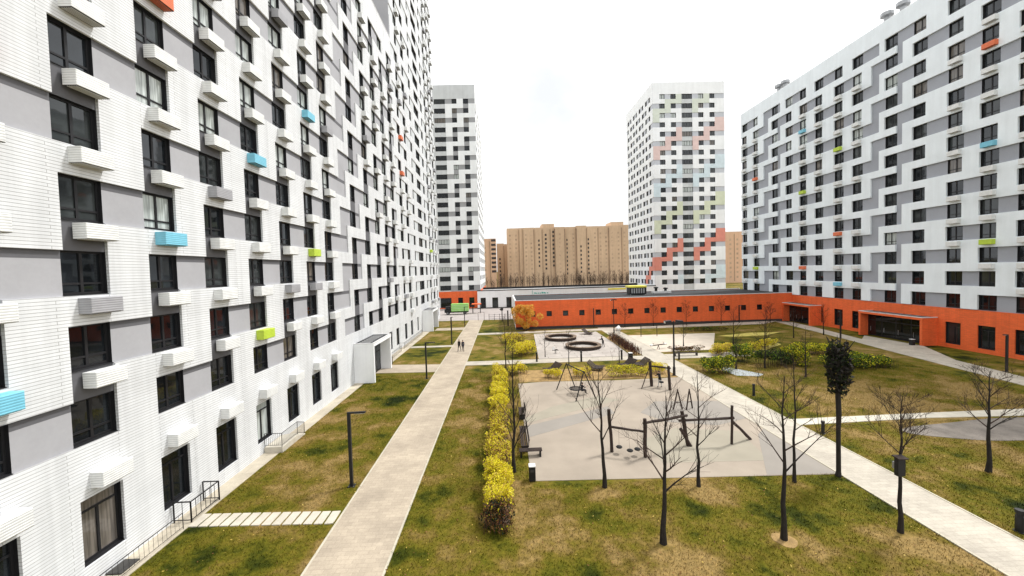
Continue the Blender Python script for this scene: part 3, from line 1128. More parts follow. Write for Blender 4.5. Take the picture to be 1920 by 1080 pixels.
# things on its roof
t = thing('roof_unit', 'dark ventilation unit with a yellow lid on the roof of the orange wing', 'roof unit', (31.0, 88.5, 5.75))
mb = MB(); mb.box(-1.9, 1.9, -1.2, 1.2, 0.15, 1.7, 'black_metal')
for k in range(6):
    mb.box(-1.6 + k * .55, -1.3 + k * .55, -1.24, -1.2, 0.4, 1.5, 'grey_metal')
mb.build('housing', t)
mb = MB(); mb.box(-2.2, 1.95, -1.35, 1.35, 1.7, 2.1, 'yellow_paint'); mb.build('lid', t, bevel=0.04)
mb = MB()
for sx in (-1.7, 1.7):
    for s2 in (-1, 1):
        mb.box(sx - .1, sx + .1, s2 - .1, s2 + .1, 0, 0.15, 'grey_metal')
mb.build('feet', t)
t = thing('duct', 'low pale ventilation duct with round outlets on the orange wing roof', 'duct', (35.8, 87.5, 5.75))
mb = MB(); mb.box(-1.6, 2.8, -0.35, 0.35, 0.25, 0.75, 'coping'); mb.box(-1.2, -1.0, -.3, .3, 0, .25, 'grey_metal'); mb.box(2.0, 2.2, -.3, .3, 0, .25, 'grey_metal'); mb.build('channel', t, bevel=0.03)
mb = MB(); mb.lathe([(0, 0), (.3, 0), (.3, .6), (.5, .65), (.5, .9), (0, 1.0)], 'black_metal', (-.6, 0, .75), 12); mb.lathe([(0, 0), (.3, 0), (.3, .4), (.5, .45), (.5, .7), (0, .8)], 'black_metal', (1.6, 0, .75), 12); mb.build('outlet', t)

WB = Building('shop_building', 'low white building with dark flat roof edge and three tall windows beyond the path', 'low building', (25, 135, 0))
wx0, wx1, wy = -8.4, 50.4, 125.4
wc = [(-8.0 + 0.6, -6.3 + 0.6), (-3.6, -1.7), (1.0, 2.7)]
wsegs = segs_from([(a - wx0, c - wx0) for a, c in wc], wx1 - wx0)
WB.facade((wx0, wy), 0.0, wsegs, [(0, 0.3, 'pl', 0), (0.3, 3.5, 'win', 0), (3.5, 5.7, 'g', 0)],
          lambda kind, g, typ, k, uu: ('plinth', 'plinth', 0.0) if typ == 'pl' else ('win', 'door') if (typ == 'win' and kind == 'W') else ('wall', 'white_clad', 0.03))
b = WB.layer('wall')
b.face([(wx0 - 25, -9.6, 0), (wx0 - 25, 8, 0), (wx0 - 25, 8, 5.7), (wx0 - 25, -9.6, 5.7)][::-1], 'white_clad')
b = WB.layer('roof')
b.box(wx0 - 25, wx1 - 25, -9.3, 8, 5.3, 5.4, 'roof_grey')
b.box(wx0 - 25.1, wx1 - 25, -9.7, -9.3, 5.7, 5.95, 'roof_dark')
b.box(wx0 - 25, wx1 - 25, 7.7, 8, 5.4, 6.1, 'roof_dark')
b = WB.layer('sign')
b.box(-15.4, -15.3, -9.75, -9.64, 4.2, 5.5, 'teal')
for k, (w, h) in enumerate(((.5, .4), (.42, .3), (.42, .3), (.45, .3), (.5, .5), (.55, .42), (.3, .3), (.35, .34))):
    b.box(-14.8 + k * .6, -14.8 + k * .6 + w, -9.72, -9.64, 4.35, 4.35 + h, 'teal')
b.box(9.5, 15.5, -9.74, -9.64, 4.9, 5.4, 'yellow_paint')
WB.finish({'wall': 'white_wall', 'sign': 'sign'}, 13)

# ------------------------------------------------------------------ brown blocks far behind
def brown_block(name, label, x0, x1, y, folds, zt, mat, wincols, seed, caps=()):
    rnd = random.Random(seed)
    rt = thing(name, label, 'apartment building', ((x0 + x1) / 2, y + 8, 0))
    ox, oy = (x0 + x1) / 2, y + 8
    b = MB()
    xs = [x0] + folds + [x1]
    dep = []
    for i in range(len(xs) - 1):
        dv = rnd.choice((0.0, 0.7, 1.5)) if i else 0.0
        dh = rnd.choice((0, 0.0, 0.5))
        b.box(xs[i] - ox, xs[i + 1] - ox, -8 - dv, 8, 0, zt + dh, mat)
        dep.append(dv)
    b.build('wall', rt)
    b = MB()
    for i in range(1, len(xs) - 1):
        fx = xs[i] - ox
        b.box(fx - 0.28, fx + 0.28, -8.06 - max(dep[i - 1], dep[i]) + 0.0, -7.9 - min(dep[i - 1], dep[i]), 1, zt - 1.4, 'brown_dark')
    b.build('recess', rt)
    if caps:
        for a, c, h in caps:
            b = MB()
            b.box(a - ox, c - ox, -7, 7, zt, zt + h, mat)
            b.build('roof_house', rt)
    b = MB()
    for i in range(len(xs) - 1):
        nn = int((xs[i + 1] - xs[i] - 1.2) / 3.0)
        for q in range(nn):
            wx = xs[i] + (xs[i + 1] - xs[i]) * (q + .5) / nn - ox
            if any(abs(wx + ox - a[0]) < 1.6 for a in wincols):
                continue
            for lv in range(int((zt - 5) / 3)):
                b.box(wx - .6, wx + .6, -8.03 - dep[i], -7.9 - dep[i], 3.2 + lv * 3, 4.5 + lv * 3, 'faint_pane')
    if b.f:
        fo = b.build('window', rt)
        fo['kind'] = 'stuff'
    n = 0
    for wx, zlo, zhi, ww in wincols:
        i = max(k for k in range(len(xs) - 1) if xs[k] <= wx)
        z = zlo
        while z < zhi:
            if n < 100:
                b = MB()
                b.box(-ww / 2, ww / 2, -0.05, 0.1, 0, 1.5, 'frame')
                o = b.build('window', rt, (wx - ox, -8.05 - dep[i], z))
                p = MB()
                p.box(-ww / 2 + 0.12, ww / 2 - 0.12, -0.07, -0.05, 0.12, 1.38, 'far_pane')
                p.build('pane', o)
                n += 1
            z += 3.0
    return rt


brown_block('apartment_block', 'wide brown brick block with narrow dark vertical joints far behind the low roofs', 3.9, 104, 275,
            [12.5, 15.4, 23.0, 29.0, 34.8, 38.0, 45.0, 53.5, 60.5, 69.0, 77.0, 86.0, 95.0], 42.0, 'brown_block',
            [(31.6, 12, 38, 1.3), (37.0, 14, 39, 1.2), (26.6, 14, 35, 1.0), (56.5, 9, 28, 1.0), (62.0, 8, 34, 1.0), (46.8, 8, 34, 0.8)], 4,
            caps=((29.2, 38, 2.6), (79, 88, 2.8)))
brown_block('apartment_block', 'narrow pinkish brown block with a column of dark balconies right of the grey tower', -15.2, -4.0, 262,
            [-8.0], 33.5, 'pink_block', [(-5.6, 11, 33, 3.0)], 5)
brown_block('apartment_block', 'lower brown block wedged between the narrow pinkish block and the wide brown block', -3.8, 4.6, 290,
            [1.5], 32.0, 'brown_block', [(-1.6, 8, 22, 1.0)], 6)
brown_block('apartment_block', 'pinkish brown block with dark balcony column between the pale tower and the right block', 140, 162, 245,
            [150], 33.0, 'pink_block', [(159.5, 6, 30, 3.2)], 7)

# ------------------------------------------------------------------ ground, paths and surfaces
def sheet(name, poly, z, mat, thick=0.02, side=None):
    b = MB()
    b.prism(poly, -0.05, z, mat, side)
    return tag(b.build(name), kind='structure')


mb = MB()
mb.face([(-2500, -300, 0), (2500, -300, 0), (2500, 3500, 0), (-2500, 3500, 0)], 'lawn')
tag(mb.build('ground'), kind='structure')


def rect(x0, x1, y0, y1):
    return [(x0, y0), (x1, y0), (x1, y1), (x0, y1)]


PX0, PX1 = -8.5, -5.25
sheet('main_path', rect(PX0, PX1, -5, 96), 0.030, 'path')
QX0, QX1 = 19.05, 21.9
sheet('side_path', rect(QX0, QX1, -5, 77.6), 0.032, 'path2')
for nm, x in (('kerb', PX0 - 0.1), ('kerb', PX1), ('kerb', QX0 - 0.1), ('kerb', QX1)):
    b = MB(); b.box(x, x + 0.1, -5, 77.0 if x > 0 else 96, -0.05, 0.055, 'kerb'); tag(b.build(nm), kind='structure')
sheet('apron_path', [(-17.0, -3), (-15.9, -3), (-15.9, 43.2), (-17.0, 43.2)], 0.036, 'apron')
sheet('apron_path', [(-17.0, 49.9), (-15.6, 49.9), (-15.4, 80), (-17.0, 80)], 0.036, 'apron')
sheet('cross_path', [(-17.0, 47.4), (-8.6, 47.0), (-8.6, 50.8), (-17.0, 51.6)], 0.041, 'path')
sheet('cross_path', rect(-15.4, -8.6, 62.6, 63.9), 0.041, 'path2')
sheet('cross_path', rect(-14.6, -8.6, 80.4, 83.9), 0.041, 'path')
sheet('cross_path', rect(-5.15, 18.95, 49.7, 51.8), 0.043, 'path2')
sheet('cross_path', rect(22.0, 32.5, 49.6, 52.2), 0.043, 'path2')
sheet('cross_path', [(-5.15, 73.3), (18.95, 74.2), (52, 75.6), (57, 78.6), (57, 78.9), (48, 78.6), (18.95, 76.4), (-5.15, 75.2)], 0.044, 'path2')
sheet('far_path', [(48.0, 31), (51.2, 31), (52.1, 36.9), (53.6, 44), (58.4, 51.8), (58.3, 60.5), (55.3, 57.8), (57.8, 70), (58.6, 76.5), (56.4, 78.2), (52.9, 57), (51.5, 50.5), (48.7, 34.5)], 0.046, 'path2')
sheet('thin_path', [(22.0, 27.9), (32, 28.3), (44, 27.9), (48.4, 28.2), (48.4, 29.3), (44, 29.3), (32, 29.2), (22.0, 29.0)], 0.040, 'slab')
gp = [(28.6 + 0.4 * math.sin(i * 1.7), 24.9) for i in range(1)]
gp = []
for i in range(40):
    t = 2 * math.pi * i / 40
    gp.append((37.5 + 9.3 * math.cos(t) * (1 + 0.05 * math.sin(3 * t)), 25.9 + 1.75 * math.sin(t) * (1 + 0.08 * math.sin(5 * t))))
sheet('gravel_patch', gp, 0.026, 'gravel')
# playground surface and its coloured fields
play = [(1.35, 21.8), (18.95, 21.2), (18.95, 41.2), (12, 40.9), (4.2, 41.3), (1.35, 40.9)]
sheet('playground_surface', play, 0.027, 'rubber')
sheet('playground_patch', [(1.5, 29.6), (8.9, 33.2), (9.1, 31.6), (1.6, 27.6)], 0.033, 'rubber_grey')
sheet('playground_patch', [(1.5, 31.2), (4.0, 33.6), (8.5, 36.0), (10.5, 34.8), (8.8, 33.9), (1.5, 30.2)], 0.0335, 'rubber_green')
sheet('playground_patch', [(14.9, 21.4), (18.9, 21.25), (18.9, 27.5), (17.9, 26.6)], 0.034, 'rubber_grey')
sheet('playground_patch', [(11.2, 31.5), (13.4, 34.0), (18.9, 33.5), (18.9, 29.5), (16.0, 28.4), (12.5, 29.4)], 0.0345, 'rubber_grey')
sheet('playground_patch', [(9.6, 23.2), (16.2, 23.0), (16.9, 27.3), (12.6, 28.2), (9.4, 26.4)], 0.0335, 'rubber_green')
sheet('plaza', [(4.6, 52.0), (17.3, 52.0), (17.6, 60.2), (17.6, 73.0), (5.6, 72.6)], 0.035, 'plaza')
sheet('sand_area', [(22.0, 53.6), (30.0, 54.2), (37.5, 67.2), (22.0, 67.6)], 0.034, 'sand')
sheet('rubber_patch', [(26.3, 44.6), (28.4, 41.2), (27.4, 40.5), (25.3, 41.1), (25.0, 44.0)], 0.028, 'blue_sheet')
sheet('yellow_bed', [(31.0, 50.5), (35.5, 56.0), (42.0, 58.6), (41.4, 56.2), (37.0, 53.0), (32.0, 49.4)], 0.028, 'bed_yellow')
sheet('yellow_bed', [(36.5, 64.4), (43.6, 66.4), (48.5, 66.0), (44.0, 63.6), (38.5, 63.2)], 0.028, 'bed_yellow')
sheet('parking_lot', [(-17.0, 96.2), (12, 95.0), (2.3, 97.2), (2.3, 125.4), (-22, 128)], 0.029, 'asphalt')
sheet('soil_strip', rect(-1.05, 0.0, 18.1, 44.2), 0.022, 'soil_grey')
sheet('soil_strip', [(1.5, 41.4), (18.9, 41.4), (18.9, 46.6), (1.5, 46.2)], 0.022, 'soil')
sheet('soil_strip', rect(2.4, 60.0, 77.9, 79.0), 0.030, 'plinth')
sheet('soil_strip', [(17.7, 52.5), (18.9, 52.5), (18.9, 68), (17.7, 66)], 0.023, 'soil')
# stepping slabs across the near lawn, one thing each
for i in range(14):
    x = -15.7 + i * 0.52
    o_y = 19.45 - i * 0.018
    b = MB()
    b.box(-0.21, 0.21, -0.5, 0.5, -0.03, 0.05, 'slab')
    o = b.build('stepping_slab', None, (x, o_y, 0), 0.0 + random.uniform(-0.03, 0.03), bevel=0.015)
    where = 'nearest the white wall' if i == 0 else 'touching the beige path' if i == 13 else None
    tag(o, 'pale concrete stepping slab ' + where if where else 'pale concrete stepping slab in the middle of the row across the near lawn', 'stepping slab', 'stepping slabs in the row from the wall to the path')


# ------------------------------------------------------------------ foliage and trees
def leaf_mesh(name, pts, size, mats, weights=None, parent=None, loc=(0, 0, 0), up=0.3, group_scale=0.7):
    n = len(pts)
    pts = np.asarray(pts)
    nrm = RNG.normal(size=(n, 3))
    nrm[:, 2] = np.abs(nrm[:, 2]) + up
    nrm /= np.linalg.norm(nrm, axis=1)[:, None]
    ref = RNG.normal(size=(n, 3))
    a = np.cross(nrm, ref)
    a /= np.linalg.norm(a, axis=1)[:, None] + 1e-9
    bb = np.cross(nrm, a)
    s = size * RNG.uniform(0.6, 1.35, size=(n, 1))
    v = np.empty((n, 4, 3))
    v[:, 0] = pts - a * s
    v[:, 1] = pts - bb * s * 0.55
    v[:, 2] = pts + a * s
    v[:, 3] = pts + bb * s * 0.55
    me = bpy.data.meshes.new(name)
    me.vertices.add(n * 4)
    me.vertices.foreach_set('co', v.reshape(-1))
    me.loops.add(n * 4)
    me.loops.foreach_set('vertex_index', np.arange(n * 4, dtype=np.int32))
    me.polygons.add(n)
    me.polygons.foreach_set('loop_start', np.arange(0, n * 4, 4, dtype=np.int32))
    me.polygons.foreach_set('loop_total', np.full(n, 4, dtype=np.int32))
    for mt in mats:
        me.materials.append(M[mt])
    if len(mats) > 1:
        w = np.asarray(weights) / sum(weights)
        me.polygons.foreach_set('material_index', RNG.choice(len(mats), n, p=w).astype(np.int32))
    me.update(calc_edges=True)
    return place(me, name, parent, loc)


def blob_pts(n, rx, ry, h, z0=0.15, lumps=9, fill=0.55, seed=0):
    """points spread through a lumpy low shrub volume with gaps between the lumps"""
    r = np.random.default_rng(seed)
    cs = np.stack([r.uniform(-.72, .72, lumps) * rx, r.uniform(-.72, .72, lumps) * ry, z0 + r.uniform(0.35, 0.85, lumps) * (h - z0)], 1)
    rad = r.uniform(0.28, 0.5, lumps)
    i = r.integers(0, lumps, n)
    d = r.normal(size=(n, 3))
    d /= np.linalg.norm(d, axis=1)[:, None]
    d *= r.uniform(fill, 1.0, (n, 1)) ** 0.5
    p = cs[i] + d * rad[i][:, None] * np.array([max(rx, .5), max(ry, .5), h * .8])
    p[:, 2] = np.clip(p[:, 2], 0.06, h * 1.08)
    return p


def stems(name, parent, n, rx, ry, h, mat='twig', seed=0, r0=0.012):
    rn = random.Random(seed)
    b = MB()
    for k in range(n):
        x, y = rn.uniform(-rx, rx), rn.uniform(-ry, ry)
        hh = h * rn.uniform(0.7, 1.05)
        lx, ly = rn.uniform(-.18, .18), rn.uniform(-.18, .18)
        b.tube([(x, y, 0), (x + lx * .4, y + ly * .4, hh * .5), (x + lx, y + ly, hh)], [r0, r0 * .75, r0 * .3], mat, 3, False)
        for q in range(2):
            z = hh * rn.uniform(0.35, 0.75)
            t = z / hh
            b.tube([(x + lx * t, y + ly * t, z), (x + lx * t + rn.uniform(-.2, .2), y + ly * t + rn.uniform(-.2, .2), min(hh, z + .3))], [r0 * .6, r0 * .25], mat, 3, False)
    return b.build(name, parent)


def shrub(label, x, y, rx, ry, h, mats, w, n=1500, size=0.06, seed=0, cat='shrub', group=None, rz=0.0, stem_mat='twig', name='shrub', lumps=9, nst=None):
    if x > 22:
        h, n = h * 1.25, int(n * 1.35)
    t = thing(name, label, cat, (x, y, 0), rz, group)
    leaf_mesh('foliage', blob_pts(n, rx, ry, h, seed=seed, lumps=lumps), size, mats, w, t)
    stems('stems', t, nst or int(20 * rx * ry + 12), rx * .8, ry * .8, h * .9, stem_mat, seed)
    return t


# the long hedge beside the main path
HX = -0.62
segs_h = [(17.3, 18.7, 'dark purple brown nearly bare end of the long hedge beside the path', ['lf_brown', 'lf_dark', 'lf_yellow'], [4, 5, .25], 2250, 1.15),
          (18.6, 22.4, 'bright yellow hedge section just behind the bare near end', ['lf_yellow', 'lf_gold', 'lf_brown'], [8, 2, .8], 9800, 1.35),
          (22.4, 31.6, 'thin golden and brown middle section of the long hedge', ['lf_gold', 'lf_yellow', 'lf_brown', 'lf_dark'], [4, 6, 2.6, 1], 12750, 1.25),
          (31.6, 37.4, 'bright yellow far section of the long hedge', ['lf_yellow', 'lf_gold', 'lf_dark'], [9, 2, .6], 12300, 1.4),
          (37.8, 44.3, 'yellow end section of the hedge nearest the dark tree', ['lf_yellow', 'lf_gold', 'lf_brown'], [8, 2, 1.4], 10500, 1.35)]
for i, (ya, yb, lab, mt, w, n, h) in enumerate(segs_h):
    L = (yb - ya) / 2
    t = thing('hedge', lab, 'hedge', (HX, (ya + yb) / 2, 0), 0, 'sections of the hedge along the main path')
    nl = max(12, int(L * 11))
    r = np.random.default_rng(50 + i)
    cs = np.stack([r.uniform(-.52, .52, nl), np.linspace(-L + .2, L - .2, nl), r.uniform(.3, 1.0, nl) * h * r.choice([.88, 1.0, 1.1], nl)], 1)
    idx = r.integers(0, nl, n)
    d = r.normal(size=(n, 3)); d /= np.linalg.norm(d, axis=1)[:, None]
    d *= r.uniform(0.35, 1, (n, 1)) ** .5
    p = cs[idx] + d * np.array([.45, .5, .45])
    p[:, 2] = np.clip(p[:, 2], .1, h * 1.15)
    leaf_mesh('foliage', p, 0.055, mt, w, t)
    stems('stems', t, int(L * 46), .62, L, h * 0.95, 'twig_red', 60 + i, 0.014)


def limb(b, rn, p, d, L, r, depth, mat, maxd, n=5, spread=0.75, up=0.25):
    k = 3
    pts, rad = [p.copy()], [r]
    dd = d.copy()
    for i in range(k):
        dd = (dd + Vector((rn.uniform(-.13, .13), rn.uniform(-.13, .13), rn.uniform(-.04, .10)))).normalized()
        pts.append(pts[-1] + dd * (L / k))
        rad.append(max(0.0035, r * (1 - 0.72 * (i + 1) / k)))
    b.tube(pts, rad, mat, max(3, n - depth), False)
    if depth >= maxd:
        return
    nc = rn.randint(4, 6) if depth == 0 else rn.randint(3, 4)
    for c in range(nc):
        t = rn.uniform(0.25, 1.0)
        i = min(k - 1, int(t * k))
        f = t * k - i
        q = pts[i].lerp(pts[i + 1], f)
        ax = Vector((rn.gauss(0, 1), rn.gauss(0, 1), rn.gauss(0, .5))).normalized()
        nd_ = (dd + ax * spread + Vector((0, 0, up))).normalized()
        limb(b, rn, q, nd_, L * rn.uniform(.42, .68), max(0.005, rad[i] * 0.55), depth + 1, mat, maxd, n, spread, up)


def bare_tree(label, x, y, h, clear, r=0.12, seed=0, lean=(0, 0), limbs=11, maxd=2, mat='bark', tw='twig', group=None, spread=0.75, reach=0.34, name='bare_tree', up=0.55):
    rn = random.Random(seed)
    r *= 1.05
    t = thing(name, label, 'tree', (x, y, 0), 0, group)
    b = MB()
    n = 9
    pts, rad = [], []
    for i in range(n + 1):
        f = i / n
        wob = 0.05 * h * 0.12
        pts.append(Vector((lean[0] * f + rn.uniform(-wob, wob) * (f > 0) * 1.2, lean[1] * f + rn.uniform(-wob, wob) * (f > 0) * 1.2, f * h)))
        rad.append(r * (1.25 if i == 0 else 1) * (1 - 0.93 * f ** 0.9) + 0.006)
    b.tube(pts, rad, mat, 8)
    b.build('trunk', t)
    b = MB()
    for k in range(limbs):
        f = clear / h + (1 - clear / h) * (k + rn.uniform(0, .8)) / limbs * 0.9
        i = min(n - 1, int(f * n))
        q = pts[i].lerp(pts[i + 1], f * n - i)
        az = k * 2.4 + rn.uniform(-.5, .5)
        d = Vector((math.cos(az) * .8, math.sin(az) * .8, up + rn.uniform(0, .5))).normalized()
        limb(b, rn, q, d, h * reach * (1.15 - f * .75) * rn.uniform(.75, 1.2), max(.012, r * .42 * (1.1 - f * .8)), 0, tw if k % 3 else mat, maxd, 5, spread)
    b.build('crown', t)
    return t


def bed(x, y, r, mat='soil', seed=0):
    rn = random.Random(seed)
    n = 22
    ph = [rn.uniform(.75, 1.2) for _ in range(n)]
    ph = [(ph[i] + ph[i - 1] + ph[(i + 1) % n]) / 3 for i in range(n)]
    sheet('soil_bed', [(x + r * ph[i] * math.cos(2 * math.pi * i / n), y + r * .8 * ph[i] * math.sin(2 * math.pi * i / n)) for i in range(n)], 0.012 + 0.0006 * seed, mat)


GT = 'young bare trees on the near lawn'
bare_tree('bare forked tree on the playground edge left of the log frame', 5.35, 20.9, 6.6, 2.6, .11, 1, (-.25, 0), 9, 2, group=GT, reach=.40, up=.9)
bare_tree('bare tree with the thickest trunk, nearest the middle of the lawn', 6.75, 16.4, 6.6, 2.3, .125, 2, (.2, 0), 12, 2, group=GT, reach=.35)
bare_tree('slender bare tree in a tan soil bed before the log frame', 10.5, 20.6, 6.5, 2.0, .09, 3, (0, 0), 9, 2, group=GT, reach=.27)
bare_tree('tall straight bare tree in a grey soil ring right of the lawn middle', 12.1, 16.3, 7.3, 2.9, .11, 4, (0, 0), 9, 2, group=GT, reach=.35)
bare_tree('thin bare tree at the grey corner of the playground', 15.9, 20.6, 7.2, 2.6, .08, 5, (0, 0), 8, 2, group=GT, reach=.26)
bare_tree('bare tree with a dark box hung on its trunk beside the right path', 17.5, 16.4, 6.2, 3.2, .09, 6, (0, 0), 11, 3, group=GT, reach=.34, tw='twig')
bare_tree('bare spreading tree beyond the right path near the grey gravel', 27.3, 20.8, 5.8, 2.2, .11, 7, (0, 0), 12, 3, group=GT, reach=.36)
bare_tree('tall dark multi stemmed tree rising from the hedge', 0.35, 22.9, 7.6, 1.2, .10, 8, (.15, 0.2), 16, 2, group=GT, reach=.24, up=1.3)
bed(12.1, 16.25, .55, 'soil', 4)
GM = 'small bare trees in the middle of the courtyard'
mid = [(0.05, 45.3, 7.0, 'dark bare tree at the far end of the hedge', 5), (26.8, 43.6, 4.0, 'small bare tree in front of the blue grey patch', 6),
       (31.8, 39.6, 5.0, 'dark thin tree left of the dark leaved tree', 7), (30.2, 43.6, 5.4, 'dark leafy looking thin tree by the green shrubs', 8),
       (34.3, 56.4, 5.5, 'bare tree at the left of the yellow ground cover', 9), (40.9, 58.8, 5.4, 'bare tree at the right of the yellow ground cover', 10),
       (46.7, 60.6, 4.6, 'small bare tree beside the far path', 11), (53.0, 62.2, 5.2, 'bare tree before the orange ground floor windows', 12),
       (27.0, 57.0, 3.6, 'small tree at the seesaw on the sand area', 13), (8.1, 48.3, 4.2, 'thin sapling in front of the round benches', 14),
       (14.3, 47.5, 4.4, 'thin sapling by the loungers', 15), (5.6, 53.0, 3.8, 'thin sapling at the corner of the striped plaza', 16)]
for x, y, h, lab, sd in mid:
    bare_tree(lab, x, y, h, h * .32, .055 if 'sapling' in lab else .08, sd, (0, 0), 9, 2, group=GM, reach=.34)
GW = 'small bare trees along the orange wing wall'
for i, (x, h, lab) in enumerate([(24.6, 4.6, 'bare tree before the orange wall, leftmost of the row'), (30.4, 5.2, 'bare tree before the orange wall right of the double headed lamp'),
                                 (37.2, 4.8, 'bare tree before the orange wall, middle of the row'), (44.4, 5.2, 'reddish bare tree before the orange wall'),
                                 (54.6, 4.0, 'bare tree at the orange corner by the dark entrance')]):
    bare_tree(lab, x, 77.2, h, h * .3, .06, 30 + i, (0, 0), 12, 3, tw='twig_red', group=GW, reach=.3)

# shrubs
YL, YW = ['lf_yellow', 'lf_gold', 'lf_brown'], [8, 2, 1.2]
shrub('big yellow shrub behind the hedge end by the striped plaza', 2.6, 56.0, 2.0, 3.6, 1.7, YL, YW, 4200, .085, 1, lumps=14)
shrub('yellow brown shrub above the red soil left of the plaza', 1.6, 64.5, 2.2, 2.6, 1.5, YL, [5, 3, 3], 2400, .09, 2, lumps=12)
shrub('yellow shrub at the corner behind the hedge', 1.6, 45.0, 1.3, 1.2, 1.1, YL, YW, 1700, .065, 3)
shrub('yellow shrub left of the basket swing', 5.2, 42.4, 1.1, .9, 1.0, YL, YW, 1700, .06, 4)
shrub('yellow shrub right of the basket swing', 8.7, 42.6, 1.2, .9, 1.0, YL, [7, 2, 1], 1700, .06, 5)
shrub('long low yellow green hedge behind the playground', 13.6, 42.4, 2.3, .9, 1.1, ['lf_yellow', 'lf_green', 'lf_brown'], [6, 3, 2], 4200, .06, 6, 'hedge', name='hedge', lumps=18)
shrub('yellow shrub behind the log swing at the path', 17.0, 43.2, 1.5, 1.1, 1.1, YL, [7, 2, 1], 2200, .06, 7)
GR = ['lf_green', 'lf_yellow', 'lf_dark']
shrub('green hedge with dark base beside the blue grey patch', 24.3, 42.6, 1.9, 1.5, 1.5, GR, [6, 2, 3], 4200, .075, 11, lumps=14)
shrub('bright green shrub left of the dark thin tree', 29.8, 46.8, 1.8, 1.5, 1.7, GR, [7, 1.5, 2], 2800, .085, 12)
shrub('dark shrub under the bare trees', 31.8, 44.4, 2.0, 1.4, 1.4, ['lf_dark', 'lf_green'], [6, 2], 2600, .085, 13)
shrub('yellow green shrub left of the dark leaved tree', 34.2, 44.4, 1.9, 1.6, 1.9, ['lf_green', 'lf_yellow', 'lf_dark'], [5, 4, 2], 3200, .085, 14)
shrub('wide green shrub right of the dark leaved tree', 39.2, 42.6, 2.8, 1.5, 1.4, GR, [6, 2, 4], 4000, .085, 15, lumps=14)
shrub('low green shrub at the right end of the shrub row', 43.0, 42.6, 1.8, 1.2, 1.0, GR, [5, 2, 4], 2000, .08, 16)
shrub('yellow green low hedge along the far side of the shrubs', 40.5, 49.6, 4.6, 1.2, 1.0, ['lf_yellow', 'lf_green', 'lf_dark'], [5, 4, 2], 4200, .085, 17, 'hedge', name='hedge', lumps=18)
shrub('yellow hedge along the ground cover bed', 36.0, 53.2, 3.8, 1.0, 1.0, ['lf_yellow', 'lf_gold', 'lf_dark'], [6, 3, 2], 3200, .085, 18, 'hedge', name='hedge', lumps=16, rz=.45)
shrub('pale yellow hedge at the corner of the sand area', 29.4, 50.8, 1.9, 1.3, 1.1, ['lf_gold', 'lf_yellow', 'lf_green'], [5, 4, 1], 2200, .08, 19)
shrub('low dark brown shrub in front of the sand area', 25.6, 53.2, 2.6, .8, .7, ['lf_brown', 'lf_dark'], [4, 4], 1500, .07, 20)
shrub('low dark shrub on the lawn behind the yellow bed', 37.0, 69.8, 5.0, 1.0, .6, ['lf_dark', 'lf_green', 'lf_brown'], [4, 3, 2], 1500, .1, 24)
t = thing('hedge', 'reddish brown leafless hedge between the plaza and the right path', 'hedge', (18.3, 58.6, 0))
stems('stems', t, 420, .55, 6.6, 1.25, 'twig_red', 21, .022)
leaf_mesh('foliage', blob_pts(2600, .6, 6.6, 1.2, lumps=26, seed=22), .06, ['lf_brown', 'lf_dark'], [4, 3], t)
t = thing('maple_tree', 'orange and gold leaved young maple at the left end of the orange wing', 'tree', (4.4, 76.2, 0))
b = MB(); b.tube([(0, 0, 0), (0.1, 0, 2), (.05, .1, 4.6)], [.09, .06, .02], 'bark', 7); b.build('trunk', t)
rr = np.random.default_rng(77)
nl = 26
cs = np.stack([rr.normal(0, 1.05, nl), rr.normal(0, .9, nl), rr.uniform(.9, 5.0, nl)], 1)
idx = rr.integers(0, nl, 7000)
d = rr.normal(size=(7000, 3)); d /= np.linalg.norm(d, axis=1)[:, None]
pp = cs[idx] + d * (rr.uniform(.3, 1, (7000, 1)) ** .5) * .72
pp[:, 2] = np.clip(pp[:, 2], .35, 5.3)
leaf_mesh('crown', pp, .12, ['lf_orange', 'lf_gold'], [6, 3], t)

# distant bare wood below the brown blocks
rn = random.Random(5)
wood = MB()
for k in range(170):
    x = rn.uniform(-15, 125)
    y = rn.uniform(232, 256)
    h = rn.uniform(5.5, 10.5) * (1.25 if rn.random() < .15 else 1)
    wood.tube([(x, y, 0), (x + rn.uniform(-.3, .3), y, h)], [.16, .03], 'twig', 3, False)
    for q in range(22):
        z = h * rn.uniform(.25, .97)
        a = rn.uniform(0, 6.28)
        L = (h - z) * .35 + .9
        p0 = Vector((x, y, z)); p1 = p0 + Vector((math.cos(a) * L * .7, math.sin(a) * L * .7, L))
        wood.tube([p0, p1], [.05, .015], 'twig', 3, False)
o = wood.build('bare_wood')
tag(o, 'brown leafless wood along the foot of the far brown blocks', 'wood', kind='stuff')

# ------------------------------------------------------------------ grass blades and fallen leaves on the near lawns
SKIP = [(PX0 - .05, PX1 + .05, -9, 100), (QX0 - .05, QX1 + .05, -9, 100), (-17.1, -15.85, -9, 50), (1.2, 19, 21.3, 46.5), (-17, -8.5, 18.75, 20.0), (-17, -8.5, 47, 51.7),
        (-0.9, 0.0, 17.7, 44.2), (22, 48.5, 27.8, 29.4), (-17, 60, 49.5, 52)]


def lawn_points(n, xr, yr, pw):
    x = RNG.uniform(xr[0], xr[1], n)
    y = yr[0] + (yr[1] - yr[0]) * RNG.uniform(0, 1, n) ** pw
    k = np.ones(n, bool)
    for a, bq, c, dq in SKIP:
        k &= ~((x > a) & (x < bq) & (y > c) & (y < dq))
    k &= ~(((x - 37.5) / 9.3) ** 2 + ((y - 25.9) / 1.8) ** 2 < 1)
    for bx_, by_, br in ((5.35, 20.8, .3), (6.75, 16.3, .4), (10.5, 20.5, .3), (12.1, 16.2, .6), (17.5, 16.2, .4)):
        k &= ((x - bx_) ** 2 + ((y - by_) / .8) ** 2 > br * br)
    return x[k], y[k]


